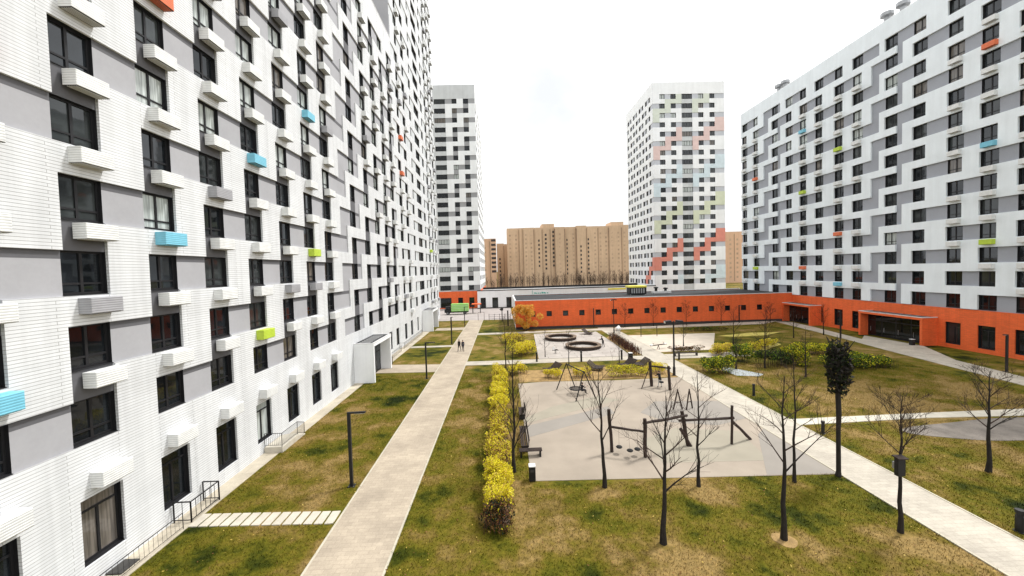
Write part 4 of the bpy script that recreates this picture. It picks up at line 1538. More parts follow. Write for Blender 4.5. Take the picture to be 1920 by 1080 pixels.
def blades(name, x, y, h, w, mat):
    n = len(x)
    a = RNG.uniform(0, 6.28, n)
    hh = h * RNG.uniform(.5, 1.3, n)
    ww = w * RNG.uniform(.6, 1.3, n)
    lx, ly = RNG.normal(0, .5, n) * hh, RNG.normal(0, .5, n) * hh
    v = np.zeros((n, 3, 3))
    v[:, 0, 0] = x - np.cos(a) * ww; v[:, 0, 1] = y - np.sin(a) * ww
    v[:, 1, 0] = x + np.cos(a) * ww; v[:, 1, 1] = y + np.sin(a) * ww
    v[:, 2, 0] = x + lx; v[:, 2, 1] = y + ly; v[:, 2, 2] = hh
    me = bpy.data.meshes.new(name)
    me.vertices.add(n * 3); me.vertices.foreach_set('co', v.reshape(-1))
    me.loops.add(n * 3); me.loops.foreach_set('vertex_index', np.arange(n * 3, dtype=np.int32))
    me.polygons.add(n); me.polygons.foreach_set('loop_start', np.arange(0, n * 3, 3, dtype=np.int32))
    me.polygons.foreach_set('loop_total', np.full(n, 3, dtype=np.int32))
    me.materials.append(M[mat])
    me.update(calc_edges=True)
    return place(me, name)


x, y = lawn_points(430000, (-16, 47), (3, 46), 1.35)
tag(blades('grass', x, y, .095, .016, 'blade'), 'short olive and brown autumn grass on the near lawns', 'grass', kind='stuff')
x, y = lawn_points(3800, (-15.8, 46), (12, 47), 1.5)
o = leaf_mesh('fallen_leaves', np.stack([x, y, np.full(len(x), .07)], 1), .045, ['lf_gold', 'lf_brown'], [3, 4], up=2.5)
tag(o, 'dry fallen leaves scattered over the lawns', 'leaves', kind='stuff')

# ------------------------------------------------------------------ lamps
def arm_lamp(label, x, y, h, arm=0.95, ang=0.0, group='black lamp posts along the main path', pw=0.085):
    t = thing('street_lamp', label, 'street lamp', (x, y, 0), ang, group)
    b = MB(); b.box(-pw, pw, -pw, pw, 0.02, h, 'black_metal'); b.build('pole', t, bevel=0.012)
    b = MB(); b.box(-.2, .2, -.2, .2, 0, .025, 'black_metal')
    for sx in (-.15, .15):
        for s2 in (-.15, .15):
            b.lathe([(.02, 0), (.02, .03), (0, .03)], 'grey_metal', (sx, s2, .025), 6)
    b.build('base_plate', t)
    b = MB(); b.box(-pw, arm, -.075, .075, h, h + .09, 'black_metal'); b.build('arm', t, bevel=0.01)
    b = MB(); b.box(arm * .35, arm - .04, -.06, .06, h - .015, h - .001, 'lamp_glass'); b.build('lamp_lens', t)
    return t


arm_lamp('nearest black lamp post with a short flat arm on the left lawn', -9.1, 22.1, 4.25, .95, .05)
arm_lamp('black lamp post with a flat arm at the paved crossing to the porch', -9.1, 44.2, 4.15, 1.1, .05)
arm_lamp('black lamp post on the left lawn beyond the two walkers', -8.95, 65.1, 4.5, .5, 1.2)
arm_lamp('black lamp post at the far end of the path before the truck', -8.75, 85.6, 4.3, .9, .1)
arm_lamp('black lamp post before the orange wing, left of the row', 18.4, 78.0, 3.9, .4, 1.5, 'black lamp posts in front of the orange wing')
arm_lamp('black lamp post right of centre before the orange wing with light head', 48.6, 77.9, 3.6, .5, .1, 'black lamp posts in front of the orange wing')
arm_lamp('black lamp post on the right lawn by the orange ground floor windows', 53.2, 59.2, 4.3, .4, 3.1, 'black lamp posts in front of the right block')
arm_lamp('black lamp post with a thick foot at the right edge of the picture', 53.0, 39.0, 3.9, .4, 3.1, 'black lamp posts in front of the right block')


def head_mast(label, x, y, h, heads, r=0.09, thick=1.6):
    t = thing('light_mast', label, 'light mast', (x, y, 0))
    b = MB()
    b.tube([(0, 0, 0), (0, 0, thick), (0, 0, thick + .1), (0, 0, h)], [r * 1.5, r * 1.45, r, r * .8], 'black_metal', 12)
    b.build('pole', t)
    b = MB(); b.lathe([(.0, .05), (.26, .05), (.26, 0), ], 'black_metal', (0, 0, 0), 14); b.lathe([(.26, .05), (0, .051)], 'black_metal', (0, 0, 0), 14); b.build('base_plate', t)
    for az, z, tilt, L, s in heads:
        dx, dy = math.cos(az), math.sin(az)
        b = MB()
        b.tube([(0, 0, z), (dx * L, dy * L, z + .02)], [.03, .025], 'black_metal', 6)
        c = Vector((dx * (L + s * .6), dy * (L + s * .6), z + .02))
        f = Vector((dx * math.cos(tilt), dy * math.cos(tilt), -math.sin(tilt)))
        sd = Vector((-dy, dx, 0))
        upv = f.cross(sd)
        b.obox(c, f * s * .7, sd * s * .5, upv * s * .28, 'black_metal')
        hd = b.build('lamp_head', t, bevel=0.012)
        b = MB()
        b.obox(c + f * s * .71, f * .006, sd * s * .42, upv * s * .22, 'lens_dark' if len(heads) > 4 else 'lamp_glass')
        b.build('lens', hd)
    return t


head_mast('black mast with a two sided lamp head beside the right path', 18.8, 42.0, 6.1, [(0, 6.0, .1, .35, .5), (math.pi, 6.0, .1, .35, .5)], .10, .9)
head_mast('black mast with a small crossed lamp head at the striped plaza corner', 20.4, 70.6, 6.3, [(0.3, 6.2, .2, .15, .34), (3.4, 6.2, .2, .15, .34)], .08, .7)
t = thing('dark_tree', 'narrow dark leaved tree with a thick straight black trunk at the playground corner', 'tree', (18.75, 21.0, 0))
b = MB(); b.tube([(0, 0, 0), (0.02, 0, .3), (0.0, 0, 2.6), (.03, 0, 3.6), (0.0, .02, 4.6), (0, 0, 7.3)], [.17, .12, .11, .13, .13, .04], 'bark', 10); b.build('trunk', t)
rr = np.random.default_rng(91)
nl = 20
zc = np.linspace(5.0, 7.5, nl)
wid = np.interp(zc, [5.0, 5.6, 6.6, 7.5], [.2, .5, .48, .34])
cs = np.stack([np.cos(np.arange(nl) * 2.4) * wid * .75, np.sin(np.arange(nl) * 2.4) * wid * .75, zc], 1)
idx = rr.integers(0, nl, 1500)
d = rr.normal(size=(1500, 3)); d /= np.linalg.norm(d, axis=1)[:, None]
pp = cs[idx] + d * (rr.uniform(.2, 1, (1500, 1)) ** .5) * np.array([.30, .30, .42]) + np.array([0, 0, -.05])
cr = leaf_mesh('crown', pp, .11, ['lf_dark', 'bark'], [3, 4], t)
b = MB()
rl = random.Random(4)
for k in range(34):
    z = rl.uniform(4.7, 7.2); a_ = k * 2.4
    L = rl.uniform(.6, 1.05)
    b.tube([(0, 0, z), (math.cos(a_) * L * .5, math.sin(a_) * L * .5, z + L * .45), (math.cos(a_) * L * .8, math.sin(a_) * L * .8, z + L)], [.05, .035, .012], 'bark', 5, False)
b.build('limbs', t)

# ------------------------------------------------------------------ bollards, bins, benches
def bollard(label, x, y, h=.95, r=.10):
    t = thing('bollard_light', label, 'bollard', (x, y, 0), 0, 'black bollard lights')
    b = MB(); b.lathe([(0, 0), (r * 1.4, 0), (r * 1.4, .03), (r, .04), (r, h * .72), (r * .85, h * .73), (r * .85, h * .84)], 'black_metal', (0, 0, 0), 14); b.build('post', t)
    b = MB(); b.lathe([(r * .8, h * .74), (r * .8, h * .85)], 'lamp_glass', (0, 0, 0), 14); b.build('lens', t)
    b = MB(); b.lathe([(r * .9, h * .84), (r * 1.1, h * .85), (r * 1.1, h), (0, h)], 'black_metal', (0, 0, 0), 14); b.build('cap', t)


bollard('black bollard nearest the camera on the right lawn', 22.6, 16.1, 1.0, .14)
bollard('black bollard at the end of the thin path', 22.45, 26.4, .9, .11)
bollard('black bollard on the lawn beside the right path near the green hedge', 22.9, 34.6, 1.1, .11)
bollard('black bollard where the cross path meets the right path', 22.6, 49.0, 1.0, .12)
bollard('black bollard beside the far bench at the plaza corner', 4.2, 50.4, 1.3, .12)
bollard('black bollard in front of the round benches', 10.0, 49.8, 1.4, .13)
bollard('black bollard by the porch of the brick block', -15.4, 52.2, 1.0, .12)
bollard('black bollard left of the lounger pair', 15.4, 50.0, 1.3, .13)


def bin_(label, x, y, w=.38, h=.92, mat='black_metal'):
    t = thing('litter_bin', label, 'litter bin', (x, y, 0))
    b = MB()
    b.box(-w / 2, w / 2, -w / 2, w / 2, 0.04, h - .06, mat)
    b.box(-w / 2 + .04, w / 2 - .04, -w / 2 + .04, w / 2 - .04, 0, .04, mat)
    b.build('body', t, bevel=.015)
    b = MB(); b.box(-w / 2 - .01, w / 2 + .01, -w / 2 - .01, w / 2 + .01, h - .06, h, 'coping'); b.build('lid', t, bevel=.01)
    b = MB(); b.box(-w / 2 + .07, w / 2 - .07, -w / 2 - .008, -w / 2 - .001, h * .62, h * .78, 'plinth'); b.build('opening', t)


bin_('black litter bin with a pale lid at the near corner of the playground', 1.38, 21.9)
bin_('black litter bin on the path between lounger and plaza', 16.3, 49.2, .5, 1.1)
bin_('dark bin beside the lit porch of the right block', 57.6, 52.6, .45, .9)


def bench(label, x, y, L, rz=0.0, back=True, mat='wood_dark'):
    t = thing('bench', label, 'bench', (x, y, 0), rz)
    b = MB()
    for k in range(4):
        b.box(-L / 2, L / 2, -.24 + k * .125, -.14 + k * .125, .42, .46, mat)
    b.build('seat', t, bevel=.006)
    if back:
        b = MB()
        for k in range(3):
            b.box(-L / 2, L / 2, .27 + k * .02, .30 + k * .02, .55 + k * .12, .645 + k * .12, mat)
        b.build('backrest', t, bevel=.006)
    for sx in (-L / 2 + .12, L / 2 - .12):
        b = MB(); b.box(sx - .05, sx + .05, -.22, .25, 0, .42, 'black_metal')
        if back:
            b.box(sx - .04, sx + .04, .25, .29, .35, .9, 'black_metal')
        b.build('leg', t)


bench('long dark bench along the hedge at the left edge of the playground', 1.15, 27.0, 3.4, -PI2)
bench('short dark backless bench set across the near end of the hedge bench', 1.5, 24.8, 1.5, 0.0, False)
bench('dark bench on the left edge of the playground near the thin tree', 1.25, 31.8, 1.8, -PI2)
bench('dark bench in front of the sand area behind the double headed mast', 24.4, 50.9, 3.2, 0.0, False)
bench('dark long bench on the paving left of the yellow hedge', 33.5, 50.4, 4.2, 0.1, False)


def ring_bench(label, x, y, R, w=.55):
    t = thing('round_bench', label, 'bench', (x, y, 0.035), 0, 'round benches on the striped plaza')
    n = 40
    b = MB()
    b.lathe([(R - w, .44), (R - w, .50), (R, .50), (R, .44), (R - w, .44)], 'soil_grey', (0, 0, 0), n)
    b.build('seat', t)
    b = MB()
    b.lathe([(R - .06, 0), (R - .06, .44)], 'wood_dark', (0, 0, 0), n)
    b.lathe([(R - .10, .44), (R - .10, 0)], 'wood_dark', (0, 0, 0), n)
    b.build('skirt', t)
    b = MB()
    b.lathe([(R - w + .05, .44), (R - w + .05, 0)], 'wood_dark', (0, 0, 0), n)
    b.lathe([(R - w + .09, 0), (R - w + .09, .44)], 'wood_dark', (0, 0, 0), n)
    b.build('inner_skirt', t)
    b = MB()
    for k in range(6):
        a = k * math.pi / 3 + .3
        b.lathe([(.05, .5), (.05, .56), (.0, .57)], 'black_metal', ((R - w / 2) * math.cos(a), (R - w / 2) * math.sin(a), 0), 8)
    b.build('stud', t)


ring_bench('round bench ring nearer the camera on the striped plaza', 12.1, 58.6, 2.75)
ring_bench('round bench ring farther back on the striped plaza', 9.8, 66.4, 2.75)


def lounger(label, x, y, rz):
    t = thing('park_lounger', label, 'lounger', (x, y, 0.03), rz, 'wooden loungers facing the playground')
    b = MB()
    prof = [(-.95, .40), (-.25, .28), (.2, .34), (.95, .98)]
    for i in range(3):
        (xa, za), (xb, zb) = prof[i], prof[i + 1]
        n = max(2, int(math.hypot(xb - xa, zb - za) / .13))
        for k in range(n):
            f0, f1 = k / n, (k + .82) / n
            p0, p1 = Vector((xa + (xb - xa) * f0, 0, za + (zb - za) * f0)), Vector((xa + (xb - xa) * f1, 0, za + (zb - za) * f1))
            d = (p1 - p0) / 2
            nrm = Vector((-d.z, 0, d.x)).normalized() * .02
            b.obox((p0 + p1) / 2, d, (0, .8, 0), nrm, 'wood_dark')
    b.build('slatted_seat', t)
    for sy in (-.7, .7):
        b = MB()
        b.tube([(-.9, sy, .36), (-.25, sy, .24), (.2, sy, .30), (.95, sy, .94)], [.035] * 4, 'black_metal', 6)
        b.tube([(-.6, sy, .02), (-.6, sy, .3)], [.03, .03], 'black_metal', 6)
        b.tube([(.45, sy, .02), (.45, sy, .5)], [.03, .03], 'black_metal', 6)
        b.tube([(-.6, sy, .02), (.45, sy, .02)], [.03, .03], 'black_metal', 6)
        b.build('side_frame', t)


lounger('dark slatted lounger left of the basket swing', 5.6, 45.3, .4)
lounger('dark slatted lounger right of the basket swing', 10.9, 45.6, 2.7)
lounger('dark slatted lounger left of the pair at the playground edge', 14.9, 46.2, .35)
lounger('dark slatted lounger right of the pair at the playground edge', 16.6, 46.4, .05)
lounger('dark slatted lounger at the back edge of the striped plaza', 15.4, 70.2, 2.6)

# ------------------------------------------------------------------ play equipment
SWX, SWY = 6.95, 36.3
t = thing('basket_swing', 'dark A frame basket swing at the back of the playground', 'swing', (SWX, SWY, 0.03))
A1, A2 = Vector((-.75, 2.2, 2.55)), Vector((.35, -1.0, 2.55))
ends = []
for nm, apex in (('far', A1), ('near', A2)):
    ax = (A2 - A1).normalized()
    side = Vector((-ax.y, ax.x, 0))
    for s in (-1, 1):
        b = MB()
        foot = Vector((apex.x, apex.y, 0)) + side * s * 1.05 + ax * (0.25 if apex is A2 else -.25)
        b.tube([foot, apex + Vector((0, 0, .08))], [.055, .05], 'black_metal', 8)
        b.build('leg', t)
b = MB(); b.tube([A1, A2], [.06, .06], 'black_metal', 8); b.build('crossbar', t)
bc = (A1 + A2) / 2 + Vector((0.05, -.1, 0)); bc.z = .55
bk = MB()
n = 20
ringp = [bc + Vector((.6 * math.cos(2 * math.pi * i / n), .6 * math.sin(2 * math.pi * i / n), 0)) for i in range(n + 1)]
bk.tube(ringp, [.055] * (n + 1), 'black_metal', 6, False)
for i in range(-4, 5):
    w = math.sqrt(max(0, .36 - (i * .13) ** 2))
    bk.tube([bc + Vector((i * .13, -w, -.02)), bc + Vector((i * .13, 0, -.06)), bc + Vector((i * .13, w, -.02))], [.016] * 3, 'black_metal', 4)
    bk.tube([bc + Vector((-w, i * .13, -.02)), bc + Vector((0, i * .13, -.06)), bc + Vector((w, i * .13, -.02))], [.016] * 3, 'black_metal', 4)
bo = bk.build('basket_seat', t)
b = MB()
for s in (0, 1):
    top = A1.lerp(A2, .3 + .4 * s)
    for q in (-1, 1):
        a = math.atan2((A2 - A1).y, (A2 - A1).x) + (math.pi if s == 0 else 0) + q * .6
        b.tube([top, bc + Vector((.6 * math.cos(a), .6 * math.sin(a), 0))], [.012, .012], 'rope', 4)
b.build('rope', bo)

# log climbing frame with hanging seats
LF = thing('climbing_frame', 'dark log climbing frame with beams and three hanging round seats', 'climbing frame', (12, 25, 0.03))


def log(nm, p, q, r=.085, parent=LF, o=(12, 25)):
    p = Vector((p[0] - o[0], p[1] - o[1], p[2])); q = Vector((q[0] - o[0], q[1] - o[1], q[2]))
    b = MB()
    r *= 1.15
    k = 5
    pts = [p.lerp(q, i / k) + Vector((random.uniform(-.02, .02), random.uniform(-.02, .02), random.uniform(-.015, .015))) * (0 < i < k) for i in range(k + 1)]
    b.tube(pts, [r * random.uniform(.9, 1.1) for _ in pts], 'wood_dark', 9)
    return b.build(nm, parent)


log('post', (6.9, 24.9, 0), (6.75, 24.9, 2.85), .10)
log('post', (8.8, 24.0, 0), (8.8, 24.0, 2.5), .10)
log('post', (12.2, 25.3, 0), (11.85, 25.4, 2.35), .11)
log('post', (12.35, 25.25, 0), (11.7, 25.3, 1.2), .10)
log('post', (15.2, 25.3, 0), (15.25, 25.3, 2.65), .08)
log('leaning_post', (16.9, 25.9, 0), (15.3, 25.4, 1.55), .085)
log('beam', (6.7, 24.9, 1.72), (8.9, 24.0, 1.62), .07)
log('beam', (8.7, 24.0, 2.2), (12.2, 25.4, 2.05), .075)
log('beam', (11.6, 25.3, 1.75), (15.4, 25.35, 1.78), .075)
for k in range(3):
    f = (.22, .5, .78)[k]
    pt = Vector((6.9, 24.9, 1.7)).lerp(Vector((8.8, 24.0, 1.62)), f) - Vector((12, 25, 0))
    pt.y += (-.05, -.35, .05)[k]
    b = MB()
    b.lathe([(0, .36), (.17, .38), (.21, .43), (.17, .48), (.05, .52), (0, .52)], 'rubber_tyre', (pt.x, pt.y, 0), 14)
    so = b.build('hanging_seat', LF)
    b = MB(); b.tube([(pt.x, pt.y, .5), (pt.x, pt.y - (-.05, -.35, .05)[k], 1.66)], [.01, .01], 'rope', 4); b.build('rope', so)
b = MB()
for k in range(4):
    px_ = 12.6 + k * .75 - 12
    b.tube([(px_, .3, 1.72), (px_ + .2, .32, 1.25), (px_ + .55, .3, 1.25), (px_ + .75, .33, 1.72)], [.012] * 4, 'rope', 4)
b.build('rope_net', LF)

TF = thing('log_swing', 'dark log swing frame with a raking pole beside the right path', 'swing', (15.2, 37.8, 0.03))
o2 = (15.2, 37.8)
log('post', (14.85, 38.4, 0), (14.75, 38.5, 2.55), .13, TF, o2)
log('post', (16.1, 37.0, 0), (16.05, 37.1, 2.35), .11, TF, o2)
log('beam', (14.7, 38.5, 2.05), (16.2, 37.0, 2.15), .08, TF, o2)
log('raking_pole', (13.55, 37.7, 0), (14.8, 38.4, 2.4), .04, TF, o2)
b = MB(); b.lathe([(0, .55), (.2, .56), (.24, .62), (.2, .68), (0, .7)], 'rubber_tyre', (.35, -.15, 0), 12); so = b.build('hanging_seat', TF)
b = MB(); b.tube([(.35, -.15, .68), (.25, 0.0, 2.1)], [.012, .012], 'rope', 4); b.build('rope', so)
for i, (x, y, lab) in enumerate([(14.55, 31.9, 'left'), (15.55, 31.9, 'right')]):
    t = thing('log_trestle', lab + ' one of two small dark log A frames behind the climbing frame', 'trestle', (x, y, 0.03), random.uniform(-.3, .3), 'small log A frames')
    for s in (-1, 1):
        b = MB(); b.tube([(s * .36, .05 * s, 0), (s * .04, 0, 1.5)], [.06, .05], 'wood_dark', 8); b.build('leg', t)
    b = MB(); b.tube([(-.25, 0, .6), (.25, 0, .62)], [.035, .035], 'wood_dark', 6); b.build('rung', t)
    b = MB(); b.tube([(0, 0, 1.42), (0, 0, 1.72)], [.07, .05], 'wood_dark', 8); b.build('cap', t)
t = thing('seesaw', 'dark seesaw with a pale seat on the sand area behind the mast', 'seesaw', (22.6, 55.6, 0.034), .35)
b = MB(); b.box(-1.5, 1.5, -.09, .09, .58, .68, 'wood_dark'); b.build('plank', t)
b = MB(); b.tube([(0, -.25, 0), (0, 0, .58), (0, .25, 0)], [.05, .05, .05], 'black_metal', 6); b.build('stand', t)
for s in (-1, 1):
    b = MB(); b.box(s * 1.3 - .2, s * 1.3 + .2, -.18, .18, .68, .74, 'white_paint'); b.build('seat', t, bevel=.01)
    b = MB(); b.tube([(s * .95, -.2, .95), (s * .95, .2, .95)], [.02, .02], 'black_metal', 6); b.tube([(s * .95, 0, .68), (s * .95, 0, .95)], [.02, .02], 'black_metal', 6); b.build('handle', t)
t = thing('spring_rider', 'small dark spring rider with pale side on the striped plaza', 'spring rider', (7.3, 55.0, 0.035))
b = MB()
for k in range(30):
    pass
b.tube([(.12 * math.cos(k * .9), .12 * math.sin(k * .9), .02 + k * .016) for k in range(26)], [.022] * 26, 'black_metal', 5); b.build('spring', t)
b = MB(); b.prism([(-.45, -.05), (.45, -.05), (.45, .05), (-.45, .05)], .44, .52, 'black_metal'); b.prism([(-.42, -.03), (-.1, -.03), (-.1, .03), (-.42, .03)], .52, .95, 'white_paint'); b.build('body', t, bevel=.01)
b = MB(); b.box(-.05, .32, -.14, .14, .52, .6, 'black_metal'); b.build('seat', t, bevel=.02)
t = thing('exercise_bar', 'dark pull up bar frame at the back of the sand area', 'exercise bars', (25.2, 66.0, 0.034))
for xx in (-1.4, 1.4):
    b = MB(); b.tube([(xx, 0, 0), (xx, 0, 2.0)], [.06, .06], 'black_metal', 8); b.build('post', t)
b = MB(); b.tube([(-1.4, 0, 1.5), (1.4, 0, 1.5)], [.035, .035], 'black_metal', 8); b.build('bar', t)
t = thing('boulder', 'small pale boulder before the orange wing at the path end', 'boulder', (22.0, 73.2, 0.03))
bm = bmesh.new(); bmesh.ops.create_icosphere(bm, subdivisions=3, radius=.55)
for v in bm.verts:
    v.co *= 1 + .18 * math.sin(v.co.x * 7 + 1) * math.cos(v.co.y * 6) + .08 * math.sin(v.co.z * 13)
    v.co.z = max(v.co.z * .95 + .35, 0)
me = bpy.data.meshes.new('stone'); bm.to_mesh(me); bm.free(); me.materials.append(M['white_paint'])
place(me, 'stone', t, smooth=True)
t = thing('hanging_box', 'dark box fixed to the trunk of the bare tree by the right path', 'nest box', (17.17, 16.25, 2.75))
b = MB(); b.box(-.17, .17, -.20, -.02, 0, .78, 'black_metal'); b.build('body', t, bevel=.012)
b = MB(); b.obox((0, -.12, .82), (.22, 0, 0), (0, .16, .02), (0, -.003, .025), 'wood_dark'); b.build('lid', t)
b = MB(); b.lathe([(.05, 0), (0, .001)], 'plinth', (0, 0, 0), 10); b.box(-.03, .03, -.03, .2, .2, .5, 'grey_metal'); b.build('bracket', t)

# ------------------------------------------------------------------ railings and steps at the brick block
def railing(b, pts, h=.95, step=.13, rail=.022, bar=.009):
    pts = [Vector(p) for p in pts]
    for p, q in zip(pts[:-1], pts[1:]):
        b.tube([p + Vector((0, 0, h)), q + Vector((0, 0, h))], [rail, rail], 'black_metal', 6)
        b.tube([p + Vector((0, 0, .12)), q + Vector((0, 0, .12))], [rail * .7] * 2, 'black_metal', 5)
        n = max(1, int((q - p).length / step))
        for k in range(n + 1):
            c = p.lerp(q, k / n)
            b.tube([c + Vector((0, 0, .0 if k in (0, n) else .12)), c + Vector((0, 0, h))], [rail if k in (0, n) else bar] * 2, 'black_metal', 4, False)


t = thing('door_landing', 'concrete landing with steps and black railings below the dark doorway', 'landing', (-16.3, 28.2, 0))
b = MB(); b.box(-.6, .65, -1.5, .6, 0, .42, 'slab'); b.build('platform', t, bevel=.015)
b = MB()
for k in range(3):
    b.box(-.6, .65, .6 + k * .32, .6 + (k + 1) * .32, 0, .31 - k * .105, 'slab')
b.build('step', t, bevel=.01)
b = MB(); railing(b, [(-.58, -1.45, .42), (.6, -1.45, .42), (.6, .58, .42), (.6, 1.55, .02)]); b.build('railing', t)
t = thing('ramp_railing', 'long black railing beside the basement steps at the bottom left', 'railing', (-16.35, 16.4, 0.036))
b = MB(); railing(b, [(.35, -4.4, 0), (.35, 2.4, 0)], .8, .22, .018, .006); b.build('rail', t)
t = thing('gate_railing', 'small black railing cage standing on the path by the near slabs', 'railing', (-16.4, 20.3, 0.036))
b = MB(); railing(b, [(-.45, -1.0, 0), (.4, -1.0, 0), (.4, .9, 0), (-.45, .9, 0)], 1.05, .3, .035, .014); b.build('rail', t)
for i in range(3):  # flat dark panels stand in for the dark sunken basement steps
    b = MB(); b.box(-.35, .3, -.42, .42, 0, .06 + .03 * (2 - i), 'plinth')
    o = b.build('door_mat', None, (-16.55, 13.4 + i * 1.5, .036), bevel=.01)
    tag(o, ('dark grate panel %s beside the ramp railing' % ('nearest the camera', 'in the middle of three', 'nearest the railing cage')[i]), 'grate', 'dark grates beside the ramp railing')
t = thing('ramp_railing', 'black railing along the ramp at the far part of the left block', 'railing', (-16.1, 56.0, 0.036))
b = MB(); railing(b, [(0, -5.4, 0), (0, 4, 0)], .95, .2); railing(b, [(-.8, 6, 0), (-.1, 6, 0), (-.1, 20, 0)], 1.0, .2); b.build('rail', t)

# ------------------------------------------------------------------ far end: truck, gates, signs
t = thing('box_truck', 'small truck with a light green cargo box parked at the far end of the path', 'truck', (-12.6, 110.5, 0.03), 0.0)
b = MB(); b.box(-2.3, 2.55, -1.05, 1.05, .95, 3.05, 'truck_green')
for k in range(4):
    b.box(-2.2, 2.45, -1.075, -1.05, 1.25 + k * .45, 1.30 + k * .45, 'truck_white')
b.build('cargo_box', t, bevel=.04)
b = MB(); b.prism([(-4.25, -.95), (-2.4, -.95), (-2.4, .95), (-4.25, .95)], .55, 1.5, 'black_metal')
b.obox((-3.25, 0, 1.9), (.72, 0, 0), (0, .9, 0), (0.0, 0, .42), 'black_metal'); cb = b.build('cab', t, bevel=.06)
b = MB(); b.box(-3.9, -2.7, -.93, -.905, 1.6, 2.2, 'glass_clear'); b.box(-4.0, -3.975, -.8, .8, 1.6, 2.25, 'glass_clear'); b.build('window', cb)
b = MB(); b.box(-4.2, 2.5, -.8, .8, .55, .93, 'black_metal'); b.build('chassis', t)
for xx in (-3.3, 1.5):
    for s in (-1, 1):
        b = MB()
        b.tube([(xx, s * .75, .42), (xx, s * 1.02, .42)], [.42, .42], 'rubber_tyre', 18)
        w = b.build('wheel', t)
        b = MB(); b.tube([(xx, s * 1.0, .42), (xx, s * 1.03, .42)], [.2, .2], 'grey_metal', 12); b.build('rim', w)
for s in (-.7, .7):
    b = MB(); b.box(-4.28, -4.24, s - .14, s + .14, .75, .95, 'lamp_glass'); b.build('headlight', t)

t = thing('hoop_barrier', 'thin black hoop barrier at the far end of the main path', 'barrier', (-5.6, 95.0, 0.03))
b = MB(); b.tube([(-.75, 0, 0), (-.75, 0, 2.0), (.75, 0, 2.0), (.75, 0, 0)], [.05] * 4, 'black_metal', 6); b.build('hoop', t)
t = thing('fence', 'thin black fence between posts at the far end of the courtyard', 'fence', (-1.0, 93.5, 0.03))
for k in range(5):
    b = MB(); b.tube([(-2.6 + k * 1.3, 0, 0), (-2.6 + k * 1.3, 0, 1.7)], [.05, .05], 'black_metal', 6); b.build('post', t)
b = MB()
for z in (.5, 1.0, 1.5):
    b.tube([(-2.6, 0, z), (2.6, 0, z)], [.03, .03], 'black_metal', 5)
b.build('rail', t)
t = thing('sign_post', 'thick black post with a dark sign cluster before the white low building', 'sign', (-.4, 92.0, 0.03))
b = MB(); b.tube([(0, 0, 0), (0, 0, 3.1)], [.11, .10], 'black_metal', 8); b.build('post', t)
b = MB(); b.box(-.35, .3, -.12, .1, 2.6, 3.2, 'black_metal'); b.box(-.55, .15, -.14, -.12, 2.75, 3.0, 'plinth'); b.build('sign_panel', t, bevel=.02)
t = thing('gate_post', 'tall black gate post at the corner of the far lawn', 'post', (.9, 84.6, 0.0))
b = MB(); b.box(-.14, .14, -.14, .14, 0, 3.3, 'black_metal'); b.box(-.2, .2, -.2, .2, 0, .06, 'black_metal'); b.box(-.17, .17, -.17, .17, 3.3, 3.38, 'black_metal'); b.build('post', t, bevel=.01)
t = thing('pavilion', 'small red roofed bicycle shelter beside the truck', 'shelter', (-7.9, 112.5, 0.03))
for xx in (-1.1, 1.1):
    for yy in (-.8, .8):
        b = MB(); b.tube([(xx, yy, 0), (xx, yy, 2.5)], [.07, .07], 'black_metal', 6); b.build('post', t)
b = MB(); b.box(-1.35, 1.35, -1.05, 1.05, 2.5, 2.75, 'orange'); b.build('roof', t, bevel=.03)
t = thing('litter_bin', 'dark stone flower tub on the lawn by the green shrubs', 'planter', (36.0, 47.2, 0.0))
b = MB(); b.lathe([(0, 0), (.3, 0), (.42, .6), (.36, .6), (.33, .5), (0, .5)], 'plinth', (0, 0, 0), 16); b.build('tub', t)
bpy.data.objects[t.name].name = 'flower_tub'


